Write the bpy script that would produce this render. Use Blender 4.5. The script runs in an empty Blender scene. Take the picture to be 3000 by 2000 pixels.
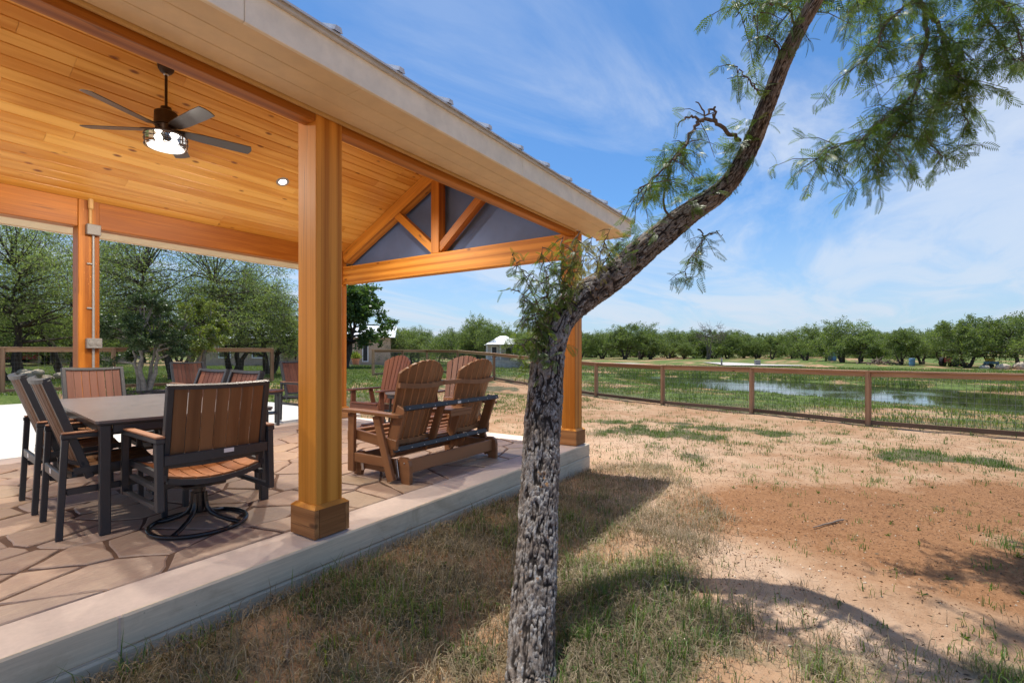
import bpy, bmesh, math, random
import numpy as np
from mathutils import Vector, Matrix

random.seed(7)
rng = np.random.default_rng(7)
SC = bpy.context.scene
COL = SC.collection
R = math.radians

# ------------------------------------------------------------------ camera
# x runs along the eave, y across the pavilion, z = 0 is the top of the patio slab
cam_d = bpy.data.cameras.new('camera')
cam = bpy.data.objects.new('camera', cam_d)
COL.objects.link(cam)
cam.location = (0, 0, 1.2)
HEAD = math.atan2(.5548, .8320)
cam.rotation_euler = (R(90), 0, HEAD - R(90))
cam_d.sensor_width = 36
cam_d.lens = 1433 / 3000 * 36
cam_d.shift_y = .010
cam_d.clip_start = .05
cam_d.clip_end = 3000
SC.camera = cam

# ------------------------------------------------------------------ light
SUN_DIR = Vector((.19, .208, 1.0)).normalized()
SUN_EL = math.asin(SUN_DIR.z)
SUN_AZ = math.atan2(SUN_DIR.x, SUN_DIR.y)
sun_d = bpy.data.lights.new('sun', 'SUN')
sun_d.energy = 2.75
sun_d.angle = R(.53)
sun_d.color = (1.0, .955, .88)
sun = bpy.data.objects.new('sun', sun_d)
COL.objects.link(sun)
sun.rotation_euler = (-SUN_DIR).to_track_quat('-Z', 'Y').to_euler()

SC.view_settings.view_transform = 'Standard'
SC.view_settings.look = 'None'
SC.view_settings.exposure = 1.08
SC.view_settings.gamma = 1
SC.view_settings.use_curve_mapping = False
SC.cycles.max_bounces = 8
SC.cycles.diffuse_bounces = 5
SC.cycles.glossy_bounces = 3
SC.cycles.transmission_bounces = 4
SC.cycles.transparent_max_bounces = 6
SC.cycles.sample_clamp_indirect = 8
SC.cycles.use_denoising = True
try:
    SC.cycles.denoiser = 'OPENIMAGEDENOISE'
except Exception:
    pass


class NT:
    """small node builder"""
    def __init__(s, tree):
        s.t = tree
    def n(s, kind, **kw):
        nd = s.t.nodes.new(kind)
        for k, v in kw.items():
            if k == 'inp':
                for a, b in v.items():
                    if hasattr(b, 'is_output') or isinstance(b, bpy.types.NodeSocket):
                        s.t.links.new(b, nd.inputs[a])
                    else:
                        nd.inputs[a].default_value = b
            else:
                setattr(nd, k, v)
        return nd
    def math(s, op, a, b=0.0, clamp=False):
        nd = s.n('ShaderNodeMath', operation=op, inp={0: a, 1: b})
        nd.use_clamp = clamp
        return nd.outputs[0]
    def vmath(s, op, a, b=(0, 0, 0)):
        return s.n('ShaderNodeVectorMath', operation=op, inp={0: a, 1: b}).outputs[0]
    def noise(s, vec, scale=5, detail=4, rough=.55, dist=0):
        return s.n('ShaderNodeTexNoise', inp={'Vector': vec, 'Scale': scale, 'Detail': detail, 'Roughness': rough, 'Distortion': dist}).outputs[0]
    def voro(s, vec, scale=5, feature='F1', rnd=1.0, out=0):
        return s.n('ShaderNodeTexVoronoi', feature=feature, inp={'Vector': vec, 'Scale': scale, 'Randomness': rnd}).outputs[out]
    def ramp(s, fac, stops, interp='LINEAR'):
        nd = s.n('ShaderNodeValToRGB', inp={0: fac})
        cr = nd.color_ramp
        cr.interpolation = interp
        while len(cr.elements) < len(stops):
            cr.elements.new(.5)
        for e, (p, c) in zip(cr.elements, stops):
            e.position = p
            e.color = (c, c, c, 1) if isinstance(c, (int, float)) else (*c, 1)
        return nd.outputs[0]
    def mix(s, fac, a, b, blend='MIX'):
        nd = s.n('ShaderNodeMix', data_type='RGBA', blend_type=blend)
        for k, v in ((0, fac), (6, a), (7, b)):
            if isinstance(v, bpy.types.NodeSocket):
                s.t.links.new(v, nd.inputs[k])
            elif k == 0:
                nd.inputs[0].default_value = v
            else:
                nd.inputs[k].default_value = (*v, 1) if len(v) == 3 else v
        return nd.outputs[2]
    def attr(s, name, out='Vector'):
        return s.n('ShaderNodeAttribute', attribute_name=name).outputs[out]
    def scale(s, vec, sc):
        return s.n('ShaderNodeMapping', inp={'Vector': vec, 'Scale': sc}).outputs[0]
    def bump(s, h, strength=.3, dist=.01):
        return s.n('ShaderNodeBump', inp={'Height': h, 'Strength': strength, 'Distance': dist}).outputs[0]


# ------------------------------------------------------------------ sky
wd = bpy.data.worlds.new('World')
SC.world = wd
wd.use_nodes = True
wt = NT(wd.node_tree)
bg = wd.node_tree.nodes['Background']
sky = wt.n('ShaderNodeTexSky', sky_type='NISHITA')
sky.sun_disc = False
sky.sun_elevation = SUN_EL
sky.sun_rotation = SUN_AZ
sky.altitude = 300
sky.air_density = 1.0
sky.dust_density = .6
sky.ozone_density = 2.0
CLX, CLY, CLR = 1.5, 8.0, 20
gen = wt.n('ShaderNodeTexCoord').outputs['Generated']
sep = wt.n('ShaderNodeSeparateXYZ', inp={0: gen})
zz = wt.math('MAXIMUM', wt.math('ADD', sep.outputs[2], .10), .05)
cu = wt.math('DIVIDE', sep.outputs[0], zz)
cv = wt.math('DIVIDE', sep.outputs[1], zz)
cvec = wt.n('ShaderNodeCombineXYZ', inp={0: cu, 1: cv, 2: 0.0}).outputs[0]
crot = wt.n('ShaderNodeMapping', inp={'Vector': cvec, 'Location': (CLX, CLY, 0), 'Rotation': (0, 0, R(CLR)), 'Scale': (.45, 1.0, 1)}).outputs[0]
n1 = wt.noise(crot, 1.15, 9, .62, 1.1)
n2 = wt.noise(crot, .42, 3, .5, .3)
cl = wt.math('ADD', wt.math('MULTIPLY', n1, .70), wt.math('MULTIPLY', n2, .50))
cm = wt.ramp(cl, [(.50, 0.0), (.57, .25), (.66, .80), (.76, 1.0)])
hz = wt.ramp(sep.outputs[2], [(0.0, 1.0), (.12, .70), (.34, .72), (.55, .16)])
cmask = wt.math('MULTIPLY', cm, wt.math('ADD', wt.math('MULTIPLY', hz, .95), .05), True)
# sideways pull of the sky colour: a slightly purer blue as a polarised wide lens sees it
skyc = wt.mix(1.0, sky.outputs[0], (.335, .525, .68), 'MULTIPLY')
cloudc = wt.n('ShaderNodeRGB')
cloudc.outputs[0].default_value = (3.5, 3.75, 4.1, 1)
final = wt.mix(cmask, skyc, cloudc.outputs[0])
hzf = wt.ramp(sep.outputs[2], [(0.0, .75), (.10, .45), (.28, .0)])
final = wt.mix(hzf, final, (2.5, 2.9, 3.5))
wd.node_tree.links.new(final, bg.inputs[0])
bg.inputs[1].default_value = .112
# ------------------------------------------------------------------ materials
MATS = {}
def new_mat(name):
    m = bpy.data.materials.new(name)
    m.use_nodes = True
    t = NT(m.node_tree)
    b = m.node_tree.nodes['Principled BSDF']
    MATS[name] = m
    return m, t, b
def setp(t, b, **kw):
    names = dict(col='Base Color', rough='Roughness', metal='Metallic', spec='Specular IOR Level', nrm='Normal',
                 coat='Coat Weight', coatr='Coat Roughness', trans='Transmission Weight', ior='IOR', emit='Emission Color', emits='Emission Strength', alpha='Alpha')
    for k, v in kw.items():
        i = b.inputs[names[k]]
        if isinstance(v, bpy.types.NodeSocket):
            t.t.links.new(v, i)
        elif isinstance(v, tuple) and len(v) == 3:
            i.default_value = (*v, 1)
        else:
            i.default_value = v

def wood(name, c_lo, c_hi, rough=.55, grain=1.0, knots=0.0, kcol=(.12, .05, .02), vary=.25, coat=0.0, bump=.25, line=(1.2, 55, 55), kz=8.0):
    m, t, b = new_mat(name)
    gc = t.attr('gc')
    rnd = t.n('ShaderNodeObjectInfo').outputs['Random']
    off = t.n('ShaderNodeCombineXYZ', inp={0: t.math('MULTIPLY', rnd, 37), 1: t.math('MULTIPLY', rnd, 11), 2: 0.0}).outputs[0]
    v = t.vmath('ADD', gc, off)
    broad = t.noise(t.scale(v, (.7, 7, 7)), 1, 5, .6, .8)
    fine = t.noise(t.scale(v, line), 1, 6, .68, .6)
    ring = t.n('ShaderNodeTexWave', wave_type='BANDS', bands_direction='Y', inp={'Vector': t.scale(v, (.22, 9, 9)), 'Scale': .34, 'Distortion': 7.0, 'Detail': 4.0, 'Detail Scale': .6}).outputs[1]
    f = t.math('ADD', t.math('MULTIPLY', broad, .55), t.math('ADD', t.math('MULTIPLY', fine, .35 * grain), t.math('MULTIPLY', ring, .16 * grain)))
    f = t.math('DIVIDE', f, .55 + .51 * grain)
    f = t.math('ADD', f, t.math('MULTIPLY', t.math('SUBTRACT', rnd, .5), vary))
    col = t.ramp(f, [(.34, c_lo), (.63, c_hi)])
    if knots > 0:
        kv = t.n('ShaderNodeTexVoronoi', feature='F1', inp={'Vector': t.scale(v, (3.6, 8.0, kz)), 'Scale': 1.0, 'Randomness': 1.0})
        keep = t.math('GREATER_THAN', t.n('ShaderNodeSeparateColor', inp={0: kv.outputs[1]}).outputs[0], 1.0 - knots)
        k = t.ramp(kv.outputs[0], [(0.05, 1.0), (.11, .75), (.18, 0.0)])
        col = t.mix(t.math('MULTIPLY', k, keep), col, kcol)
        if kz:
            # drying checks: short dark splits along the grain
            ck = t.ramp(t.noise(t.scale(v, (.45, 24, 24)), 1, 2, .5, .2), [(.486, 0.0), (.5, 1.0), (.514, 0.0)])
            where = t.ramp(t.noise(t.scale(v, (1.1, 5, 5)), 1, 2), [(.54, 0.0), (.62, .75)])
            col = t.mix(t.math('MULTIPLY', ck, where), col, tuple(q * .6 for q in kcol))
    hgt = t.math('ADD', t.math('MULTIPLY', fine, .6), t.math('MULTIPLY', broad, .4))
    setp(t, b, col=col, rough=t.math('ADD', t.math('MULTIPLY', broad, .2), rough - .1), nrm=t.bump(hgt, bump, .004), coat=coat, coatr=.25, spec=.32)
    return m

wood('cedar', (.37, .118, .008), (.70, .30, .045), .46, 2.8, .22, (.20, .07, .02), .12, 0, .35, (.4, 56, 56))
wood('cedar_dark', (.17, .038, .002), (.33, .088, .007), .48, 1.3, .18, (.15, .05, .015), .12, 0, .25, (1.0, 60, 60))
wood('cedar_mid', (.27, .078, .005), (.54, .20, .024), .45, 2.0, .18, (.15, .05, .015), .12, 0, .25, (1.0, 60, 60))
wood('cedar_rough', (.21, .085, .026), (.40, .19, .07), .6, 1.5, .3, (.12, .05, .02), .12, 0, .4)
wood('pine_ceiling', (.64, .29, .045), (.84, .49, .12), .36, .5, .62, (.22, .07, .018), .30, .25, bump=.08, line=(1.0, 40, 40), kz=0.0)
wood('fence_wood', (.27, .145, .075), (.50, .30, .175), .75, 1.0, .3, (.15, .07, .035), .25, 0, .3)
wood('fence_low', (.15, .09, .055), (.30, .19, .12), .8, 1.0, .2, (.09, .05, .03), .25, 0, .3)
wood('slat_brown', (.13, .058, .022), (.22, .108, .046), .55, .6, 0, vary=.25, bump=.3, line=(1.5, 160, 160))
wood('slat_red', (.095, .036, .024), (.150, .062, .042), .5, .6, 0, vary=.25, bump=.25, line=(1.5, 160, 160))
wood('slat_orange', (.24, .085, .03), (.36, .14, .05), .5, 1.0, 0, vary=.2, bump=.2, line=(1.5, 160, 160))
wood('arm_wood', (.24, .11, .06), (.36, .18, .10), .5, 1.0, 0, vary=.2, bump=.2)
wood('poly_brown', (.19, .088, .039), (.27, .132, .063), .42, .7, 0, vary=.12, bump=.12, line=(2, 130, 130))
wood('poly_mahogany', (.115, .043, .026), (.175, .070, .042), .42, .7, 0, vary=.15, bump=.12, line=(2, 130, 130))

def plain(name, col, rough=.5, metal=0.0, nscale=0.0, namp=.15, bump=0.0, spec=.5):
    m, t, b = new_mat(name)
    if nscale:
        oc = t.n('ShaderNodeTexCoord').outputs['Object']
        n = t.noise(oc, nscale, 4, .6)
        lo = tuple(c * (1 - namp) for c in col)
        hi = tuple(c * (1 + namp) for c in col)
        setp(t, b, col=t.ramp(n, [(.3, lo), (.7, hi)]), rough=t.math('ADD', t.math('MULTIPLY', n, .25), rough - .12))
        if bump:
            setp(t, b, nrm=t.bump(n, bump, .004))
    else:
        setp(t, b, col=col, rough=rough)
    setp(t, b, metal=metal, spec=spec)
    return m
plain('powder_coat', (.030, .033, .040), .42, 0, 220, .25, .05)
plain('gloss_black', (.012, .013, .016), .22, 0, 0)
plain('steel_black', (.022, .023, .026), .38, 0, 120, .2)
plain('screw_steel', (.55, .55, .56), .3, 1.0)
plain('table_top', (.145, .130, .130), .33, 0, 14, .10, .02)
plain('sticker', (.75, .76, .78), .4)
plain('fan_bronze', (.045, .028, .020), .35, .5, 60, .2)
plain('fan_blade', (.075, .072, .075), .4, 0, 25, .12)
plain('galvanised', (.56, .58, .61), .42, .15, 12, .12, .02)
plain('conduit_grey', (.30, .30, .30), .45, .3, 40, .1)
plain('box_grey', (.22, .215, .21), .5, .2, 60, .12)
plain('fascia_cream', (.80, .73, .60), .55, 0, 9, .09, .04)
plain('soffit_cream', (.72, .57, .36), .5, 0, 6, .08, .03)
plain('trim_tan', (.54, .34, .13), .5, 0, 9, .1)
plain('screen_grey', (.13, .20, .40), .85, 0, 3, .10)
plain('cap_white', (.8, .8, .78), .4)
plain('wire', (.22, .22, .22), .45, .8)
plain('roof_white', (.72, .74, .76), .4, .2, 2, .08)
plain('stucco_tan', (.46, .34, .24), .9, 0, 4, .12, .1)
plain('stone_grey', (.42, .40, .37), .9, 0, 5, .3, .2)
plain('stone_pale', (.56, .54, .50), .9, 0, 5, .2, .2)
plain('dark_opening', (.02, .022, .026), .4)
plain('glass_dark', (.03, .04, .05), .08)
plain('blue_trim', (.06, .16, .36), .5)
plain('car_red', (.30, .02, .02), .25)
plain('car_silver', (.5, .5, .52), .25, .4)
plain('rubber', (.015, .015, .015), .8)
plain('terracotta', (.38, .16, .08), .8, 0, 20, .2)
plain('machine_red', (.28, .03, .025), .5, 0, 10, .3)
plain('machine_yellow', (.65, .44, .03), .5)
plain('barrel_blue', (.12, .26, .42), .5)
plain('portable_grey', (.10, .12, .18), .6)
plain('rock_pale', (.52, .43, .33), .9, 0, 8, .25, .3)
plain('dead_wood', (.17, .125, .095), .9, 0, 20, .3, .2)
plain('white_trunk', (.42, .39, .35), .9, 0, 14, .35, .3)
plain('pale_bark', (.20, .175, .145), .9, 0, 14, .4, .3)
plain('twig_bark', (.11, .082, .06), .9, 0, 40, .4, .2)

def concrete(name, c, nz=1.0, form=False):
    m, t, b = new_mat(name)
    oc = t.n('ShaderNodeTexCoord').outputs['Object']
    n = t.noise(oc, 2.6, 6, .62)
    n2 = t.noise(oc, 38, 4, .6)
    col = t.ramp(n, [(.25, tuple(x * .80 for x in c)), (.75, tuple(x * 1.12 for x in c))])
    if form:
        st = t.noise(t.scale(oc, (3.0, 3.0, 70)), 1, 4, .6, .5)
        col = t.mix(.45, col, t.ramp(st, [(.3, tuple(x * .72 for x in c)), (.7, tuple(x * 1.15 for x in c))]))
        pit = t.ramp(t.voro(oc, 26), [(.05, 1.0), (.12, 0.0)])
        spot = t.math('GREATER_THAN', t.noise(oc, 4.0, 2), .55)
        col = t.mix(t.math('MULTIPLY', t.math('MULTIPLY', pit, spot), .6), col, tuple(x * .35 for x in c))
        stain = t.ramp(t.noise(t.scale(oc, (1.1, 1.1, 2.5)), 2.2, 7, .7, .8), [(.50, 0.0), (.66, .55)])
        col = t.mix(stain, col, (c[0] * .62, c[1] * .58, c[2] * .52))
        zc = t.n('ShaderNodeSeparateXYZ', inp={0: oc}).outputs[2]
        lowz = t.math('ADD', t.math('MULTIPLY', t.math('ADD', zc, .27), -9.0), t.math('MULTIPLY', t.noise(oc, 9, 5, .7), .9))
        col = t.mix(t.ramp(lowz, [(.55, 0.0), (1.1, .45)]), col, (.30, .20, .13))
        h = t.math('ADD', t.math('MULTIPLY', st, .5), t.math('MULTIPLY', n2, .5))
    else:
        col = t.mix(.25, col, t.ramp(n2, [(.3, tuple(x * .8 for x in c)), (.7, tuple(x * 1.15 for x in c))]))
        h = n2
    setp(t, b, col=col, rough=.85, nrm=t.bump(h, .35 * nz, .004))
    return m
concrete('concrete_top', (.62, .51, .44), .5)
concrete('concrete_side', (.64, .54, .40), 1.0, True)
concrete('concrete_pad', (.56, .53, .48), .5)
concrete('mortar', (.125, .068, .042), 1.2)
concrete('road_grey', (.50, .46, .41), .6)

def mk_stone():
    m, t, b = new_mat('flagstone')
    rnd = t.n('ShaderNodeObjectInfo').outputs['Random']
    oc = t.vmath('ADD', t.n('ShaderNodeTexCoord').outputs['Object'], t.n('ShaderNodeCombineXYZ', inp={0: t.math('MULTIPLY', rnd, 60), 1: t.math('MULTIPLY', rnd, 31), 2: 0.0}).outputs[0])
    base = t.ramp(rnd, [(0, (.36, .235, .175)), (.22, (.42, .275, .19)), (.45, (.31, .225, .20)), (.62, (.46, .31, .195)), (.8, (.28, .215, .205)), (1, (.45, .34, .215))])
    warp = t.vmath('ADD', t.scale(oc, (1.0, 3.2, 1)), t.n('ShaderNodeTexNoise', inp={'Vector': oc, 'Scale': 2.2, 'Detail': 3}).outputs[1])
    swirl = t.noise(warp, 2.6, 6, .66, 1.2)
    fine = t.noise(t.scale(oc, (1, 2.2, 1)), 26, 5, .65)
    col = t.mix(t.ramp(swirl, [(.38, 0.0), (.72, .75)]), base, (.49, .375, .275))
    col = t.mix(t.ramp(swirl, [(.22, .7), (.42, 0.0)]), col, (.31, .22, .20))
    col = t.mix(.30, col, t.ramp(fine, [(.3, (.22, .15, .125)), (.72, (.52, .395, .30))]))
    h = t.math('ADD', t.math('MULTIPLY', swirl, .6), t.math('MULTIPLY', fine, .4))
    setp(t, b, col=col, rough=t.ramp(swirl, [(.2, .42), (.8, .68)]), nrm=t.bump(h, .5, .012))
mk_stone()

def mk_leaf(name, c1, c2, c3, trans=.35, rough=.5):
    m = bpy.data.materials.new(name)
    m.use_nodes = True
    MATS[name] = m
    t = NT(m.node_tree)
    m.node_tree.nodes.remove(m.node_tree.nodes['Principled BSDF'])
    gc = t.attr('gc')
    s = t.n('ShaderNodeSeparateXYZ', inp={0: gc})
    rnd = t.n('ShaderNodeObjectInfo').outputs['Random']
    f = t.math('ADD', t.math('MULTIPLY', s.outputs[0], .55), t.math('ADD', t.math('MULTIPLY', s.outputs[1], .38), t.math('MULTIPLY', rnd, .14)))
    col = t.ramp(f, [(.12, c1), (.55, c2), (.95, c3)])
    p = t.n('ShaderNodeBsdfPrincipled', inp={'Base Color': col, 'Roughness': rough, 'Specular IOR Level': .45})
    tr = t.n('ShaderNodeBsdfTranslucent', inp={'Color': t.mix(1.0, col, (1.25, 1.35, .55), 'MULTIPLY')})
    mx = t.n('ShaderNodeMixShader', inp={0: trans, 1: p.outputs[0], 2: tr.outputs[0]})
    t.t.links.new(mx.outputs[0], m.node_tree.nodes['Material Output'].inputs[0])
    return m
mk_leaf('leaf_mesquite', (.11, .15, .058), (.185, .235, .10), (.27, .31, .15), .6)
mk_leaf('leaf_far', (.088, .128, .044), (.15, .195, .070), (.215, .265, .105), .5)
mk_leaf('leaf_oak', (.040, .080, .024), (.080, .145, .042), (.14, .21, .07), .4, .4)
mk_leaf('leaf_bush', (.035, .060, .024), (.065, .10, .040), (.12, .165, .07), .35, .42)
mk_leaf('leaf_yellow', (.10, .14, .03), (.18, .215, .055), (.27, .29, .075), .45)
mk_leaf('leaf_front', (.058, .105, .016), (.11, .17, .030), (.19, .25, .058), .45, .42)
mk_leaf('leaf_pale', (.17, .15, .045), (.27, .24, .075), (.36, .33, .12), .35)
mk_leaf('grass_green', (.045, .090, .014), (.095, .160, .028), (.20, .25, .060), .38, .55)
mk_leaf('grass_dry', (.11, .080, .045), (.21, .160, .095), (.38, .31, .20), .2, .7)
mk_leaf('grass_lush', (.060, .098, .020), (.115, .170, .036), (.19, .235, .065), .35, .55)

def mk_bark(name, near):
    m, t, b = new_mat(name)
    if near:
        bk = t.n('ShaderNodeSeparateXYZ', inp={0: t.attr('gc')})
        oc = t.n('ShaderNodeTexCoord').outputs['Object']
        n = t.noise(t.scale(oc, (1, 1, .6)), 70, 5, .72)
        n2 = t.noise(oc, 9, 4, .6)
        cell = bk.outputs[1]
        h = bk.outputs[0]
        base = t.ramp(h, [(.10, (.020, .015, .012)), (.40, (.072, .055, .044)), (.80, (.18, .145, .118))])
        lf = t.math('ADD', t.math('MULTIPLY', n, .85), t.math('ADD', t.math('MULTIPLY', cell, .20), t.math('MULTIPLY', n2, .55)))
        lich = t.math('MULTIPLY', t.ramp(lf, [(.74, 0.0), (.95, 1.0)]), t.ramp(h, [(.28, 0.0), (.50, 1.0)]))
        lich = t.math('MULTIPLY', lich, bk.outputs[2])
        col = t.mix(lich, base, t.ramp(n, [(.3, (.20, .185, .17)), (.7, (.38, .365, .345))]))
        n3 = t.noise(oc, 4.5, 3, .6)
        orange = t.math('MULTIPLY', t.ramp(t.noise(oc, 30, 3, .6), [(.60, 0.0), (.66, 1.0)]), t.ramp(n3, [(.50, 0.0), (.60, 1.0)]))
        col = t.mix(t.math('MULTIPLY', orange, t.ramp(h, [(.3, 0.0), (.5, .85)])), col, (.34, .15, .025))
        setp(t, b, col=col, rough=.9, nrm=t.bump(n, .8, .006), spec=.25)
    else:
        oc = t.n('ShaderNodeTexCoord').outputs['Object']
        n = t.noise(t.scale(oc, (14, 14, 3)), 1, 5, .65)
        setp(t, b, col=t.ramp(n, [(.3, (.022, .016, .012)), (.7, (.10, .078, .060))]), rough=.95, nrm=t.bump(n, .6, .03))
    return m
mk_bark('bark_near', True)
mk_bark('bark_far', False)
plain('dead_bark', (.12, .10, .085), .9, 0, 12, .3, .3)
plain('mulch_dark', (.075, .05, .038), .95, 0, 30, .4, .5)
plain('clod', (.20, .10, .05), .95, 0, 60, .3)

def mk_water():
    m, t, b = new_mat('pond_water')
    oc = t.n('ShaderNodeTexCoord').outputs['Object']
    n = t.noise(t.scale(oc, (1, 1, 1)), 3.2, 3, .5)
    al = t.noise(oc, .35, 5, .6, .6)
    fac = t.ramp(al, [(.50, 0.0), (.62, 1.0)])
    setp(t, b, col=t.mix(fac, (.028, .034, .016), (.055, .070, .018)), rough=t.math('ADD', t.math('MULTIPLY', fac, .10), .03), nrm=t.bump(n, .05, .01), spec=.6)
mk_water()

def mk_ground():
    m, t, b = new_mat('ground_soil')
    oc = t.n('ShaderNodeTexCoord').outputs['Object']
    cov = t.n('ShaderNodeSeparateXYZ', inp={0: t.attr('cover')})
    big = t.noise(oc, .55, 5, .6, .3)
    mid = t.noise(oc, 3.3, 6, .66, .2)
    fin = t.noise(oc, 34, 5, .7)
    gran = t.noise(oc, 120, 3, .7)
    sand = t.ramp(t.math('ADD', t.math('MULTIPLY', big, .55), t.math('MULTIPLY', mid, .5)), [(.30, (.24, .115, .056)), (.48, (.36, .21, .115)), (.70, (.49, .335, .215))])
    sand = t.mix(cov.outputs[2], sand, t.ramp(mid, [(.3, (.44, .295, .195)), (.7, (.55, .40, .285))]))
    mulch = t.ramp(t.math('ADD', t.math('MULTIPLY', fin, .6), t.math('MULTIPLY', gran, .4)), [(.3, (.155, .070, .030)), (.5, (.27, .135, .062)), (.7, (.37, .205, .105))])
    mk = t.math('SUBTRACT', t.math('ADD', cov.outputs[1], t.math('MULTIPLY', t.math('SUBTRACT', mid, .5), 1.1)), .0)
    col = t.mix(t.ramp(mk, [(.34, 0.0), (.62, 1.0)]), sand, mulch)
    turf = t.ramp(t.math('ADD', t.math('MULTIPLY', mid, .5), t.math('MULTIPLY', fin, .55)), [(.30, (.052, .050, .026)), (.52, (.115, .102, .056)), (.72, (.23, .19, .115))])
    green = t.ramp(t.math('ADD', t.math('MULTIPLY', mid, .5), t.math('MULTIPLY', fin, .55)), [(.30, (.050, .080, .018)), (.52, (.10, .145, .034)), (.72, (.19, .215, .065))])
    turf = t.mix(t.attr('lush', 'Fac'), turf, green)
    gk = t.math('ADD', cov.outputs[0], t.math('MULTIPLY', t.math('SUBTRACT', t.math('ADD', t.math('MULTIPLY', mid, .6), t.math('MULTIPLY', fin, .4)), .5), 1.5))
    col = t.mix(t.ramp(gk, [(.45, 0.0), (.80, 1.0)]), col, turf)
    speck = t.ramp(t.voro(oc, 42), [(.10, 1.0), (.22, 0.0)])
    sk = t.math('MULTIPLY', speck, t.ramp(t.noise(oc, 6, 3), [(.5, 0.0), (.6, .75)]))
    col = t.mix(sk, col, (.13, .085, .055))
    blot = t.noise(oc, 1.7, 8, .8, .5)
    col = t.mix(t.ramp(blot, [(.50, 0.0), (.72, .55)]), col, t.mix(1.0, col, (.62, .54, .48), 'MULTIPLY'))
    col = t.mix(t.ramp(t.noise(oc, 9, 6, .78), [(.52, 0.0), (.75, .5)]), col, t.mix(1.0, col, (.55, .50, .46), 'MULTIPLY'))
    h = t.math('ADD', t.math('MULTIPLY', mid, .5), t.math('ADD', t.math('MULTIPLY', fin, .35), t.math('MULTIPLY', gran, .18)))
    setp(t, b, col=col, rough=.95, nrm=t.bump(h, .85, .045), spec=.15)
mk_ground()

def mk_emit(name, col, strength):
    m, t, b = new_mat(name)
    setp(t, b, col=(.8, .8, .8), emit=col, emits=strength, rough=.3)
mk_emit('lamp_glow', (1.0, .95, .88), 3)
mk_emit('lamp_soft', (1.0, .96, .9), .35)
def mk_glass():
    m, t, b = new_mat('clear_glass')
    setp(t, b, col=(.95, .95, .95), rough=.04, trans=1.0, ior=1.12)
mk_glass()

# ------------------------------------------------------------------ mesh helpers
def link(o, parent=None):
    COL.objects.link(o)
    if parent is not None:
        o.parent = parent
    return o

def tag(o, label=None, cat=None, group=None, kind=None):
    if label: o['label'] = label
    if cat: o['category'] = cat
    if group: o['group'] = group
    if kind: o['kind'] = kind
    return o

def thing(name, label, cat, loc=(0, 0, 0), rz=0, group=None):
    o = bpy.data.objects.new(name, None)
    o.empty_display_size = .2
    link(o)
    o.location = loc
    o.rotation_euler = (0, 0, rz)
    return tag(o, label, cat, group)

def copy_thing(o, loc, rz, scale=None, label=None):
    def rec(src, par):
        c = src.copy()
        COL.objects.link(c)
        c.parent = par
        for k in src.children:
            rec(k, c)
        return c
    r = rec(o, None)
    r.location = loc
    r.rotation_euler = (0, 0, rz)
    if scale is not None:
        r.scale = scale
    if label:
        r['label'] = label
    return r

def np_mesh(name, V, F, mat, parent=None, gc=None, smooth=False, attrname='gc'):
    """V (n,3), F (m,k) -> object"""
    me = bpy.data.meshes.new(name)
    V = np.asarray(V, np.float32)
    F = np.asarray(F, np.int32)
    me.vertices.add(len(V))
    me.vertices.foreach_set('co', V.ravel())
    me.loops.add(F.size)
    me.loops.foreach_set('vertex_index', F.ravel())
    me.polygons.add(len(F))
    me.polygons.foreach_set('loop_start', np.arange(0, F.size, F.shape[1], dtype=np.int32))
    try:
        me.polygons.foreach_set('loop_total', np.full(len(F), F.shape[1], np.int32))
    except Exception:
        pass
    if smooth:
        me.polygons.foreach_set('use_smooth', np.ones(len(F), bool))
    me.update(calc_edges=True)
    if gc is not None:
        a = me.attributes.new(attrname, 'FLOAT_VECTOR', 'POINT')
        a.data.foreach_set('vector', np.asarray(gc, np.float32).ravel())
    me.materials.append(MATS[mat])
    o = bpy.data.objects.new(name, me)
    return link(o, parent)

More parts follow.
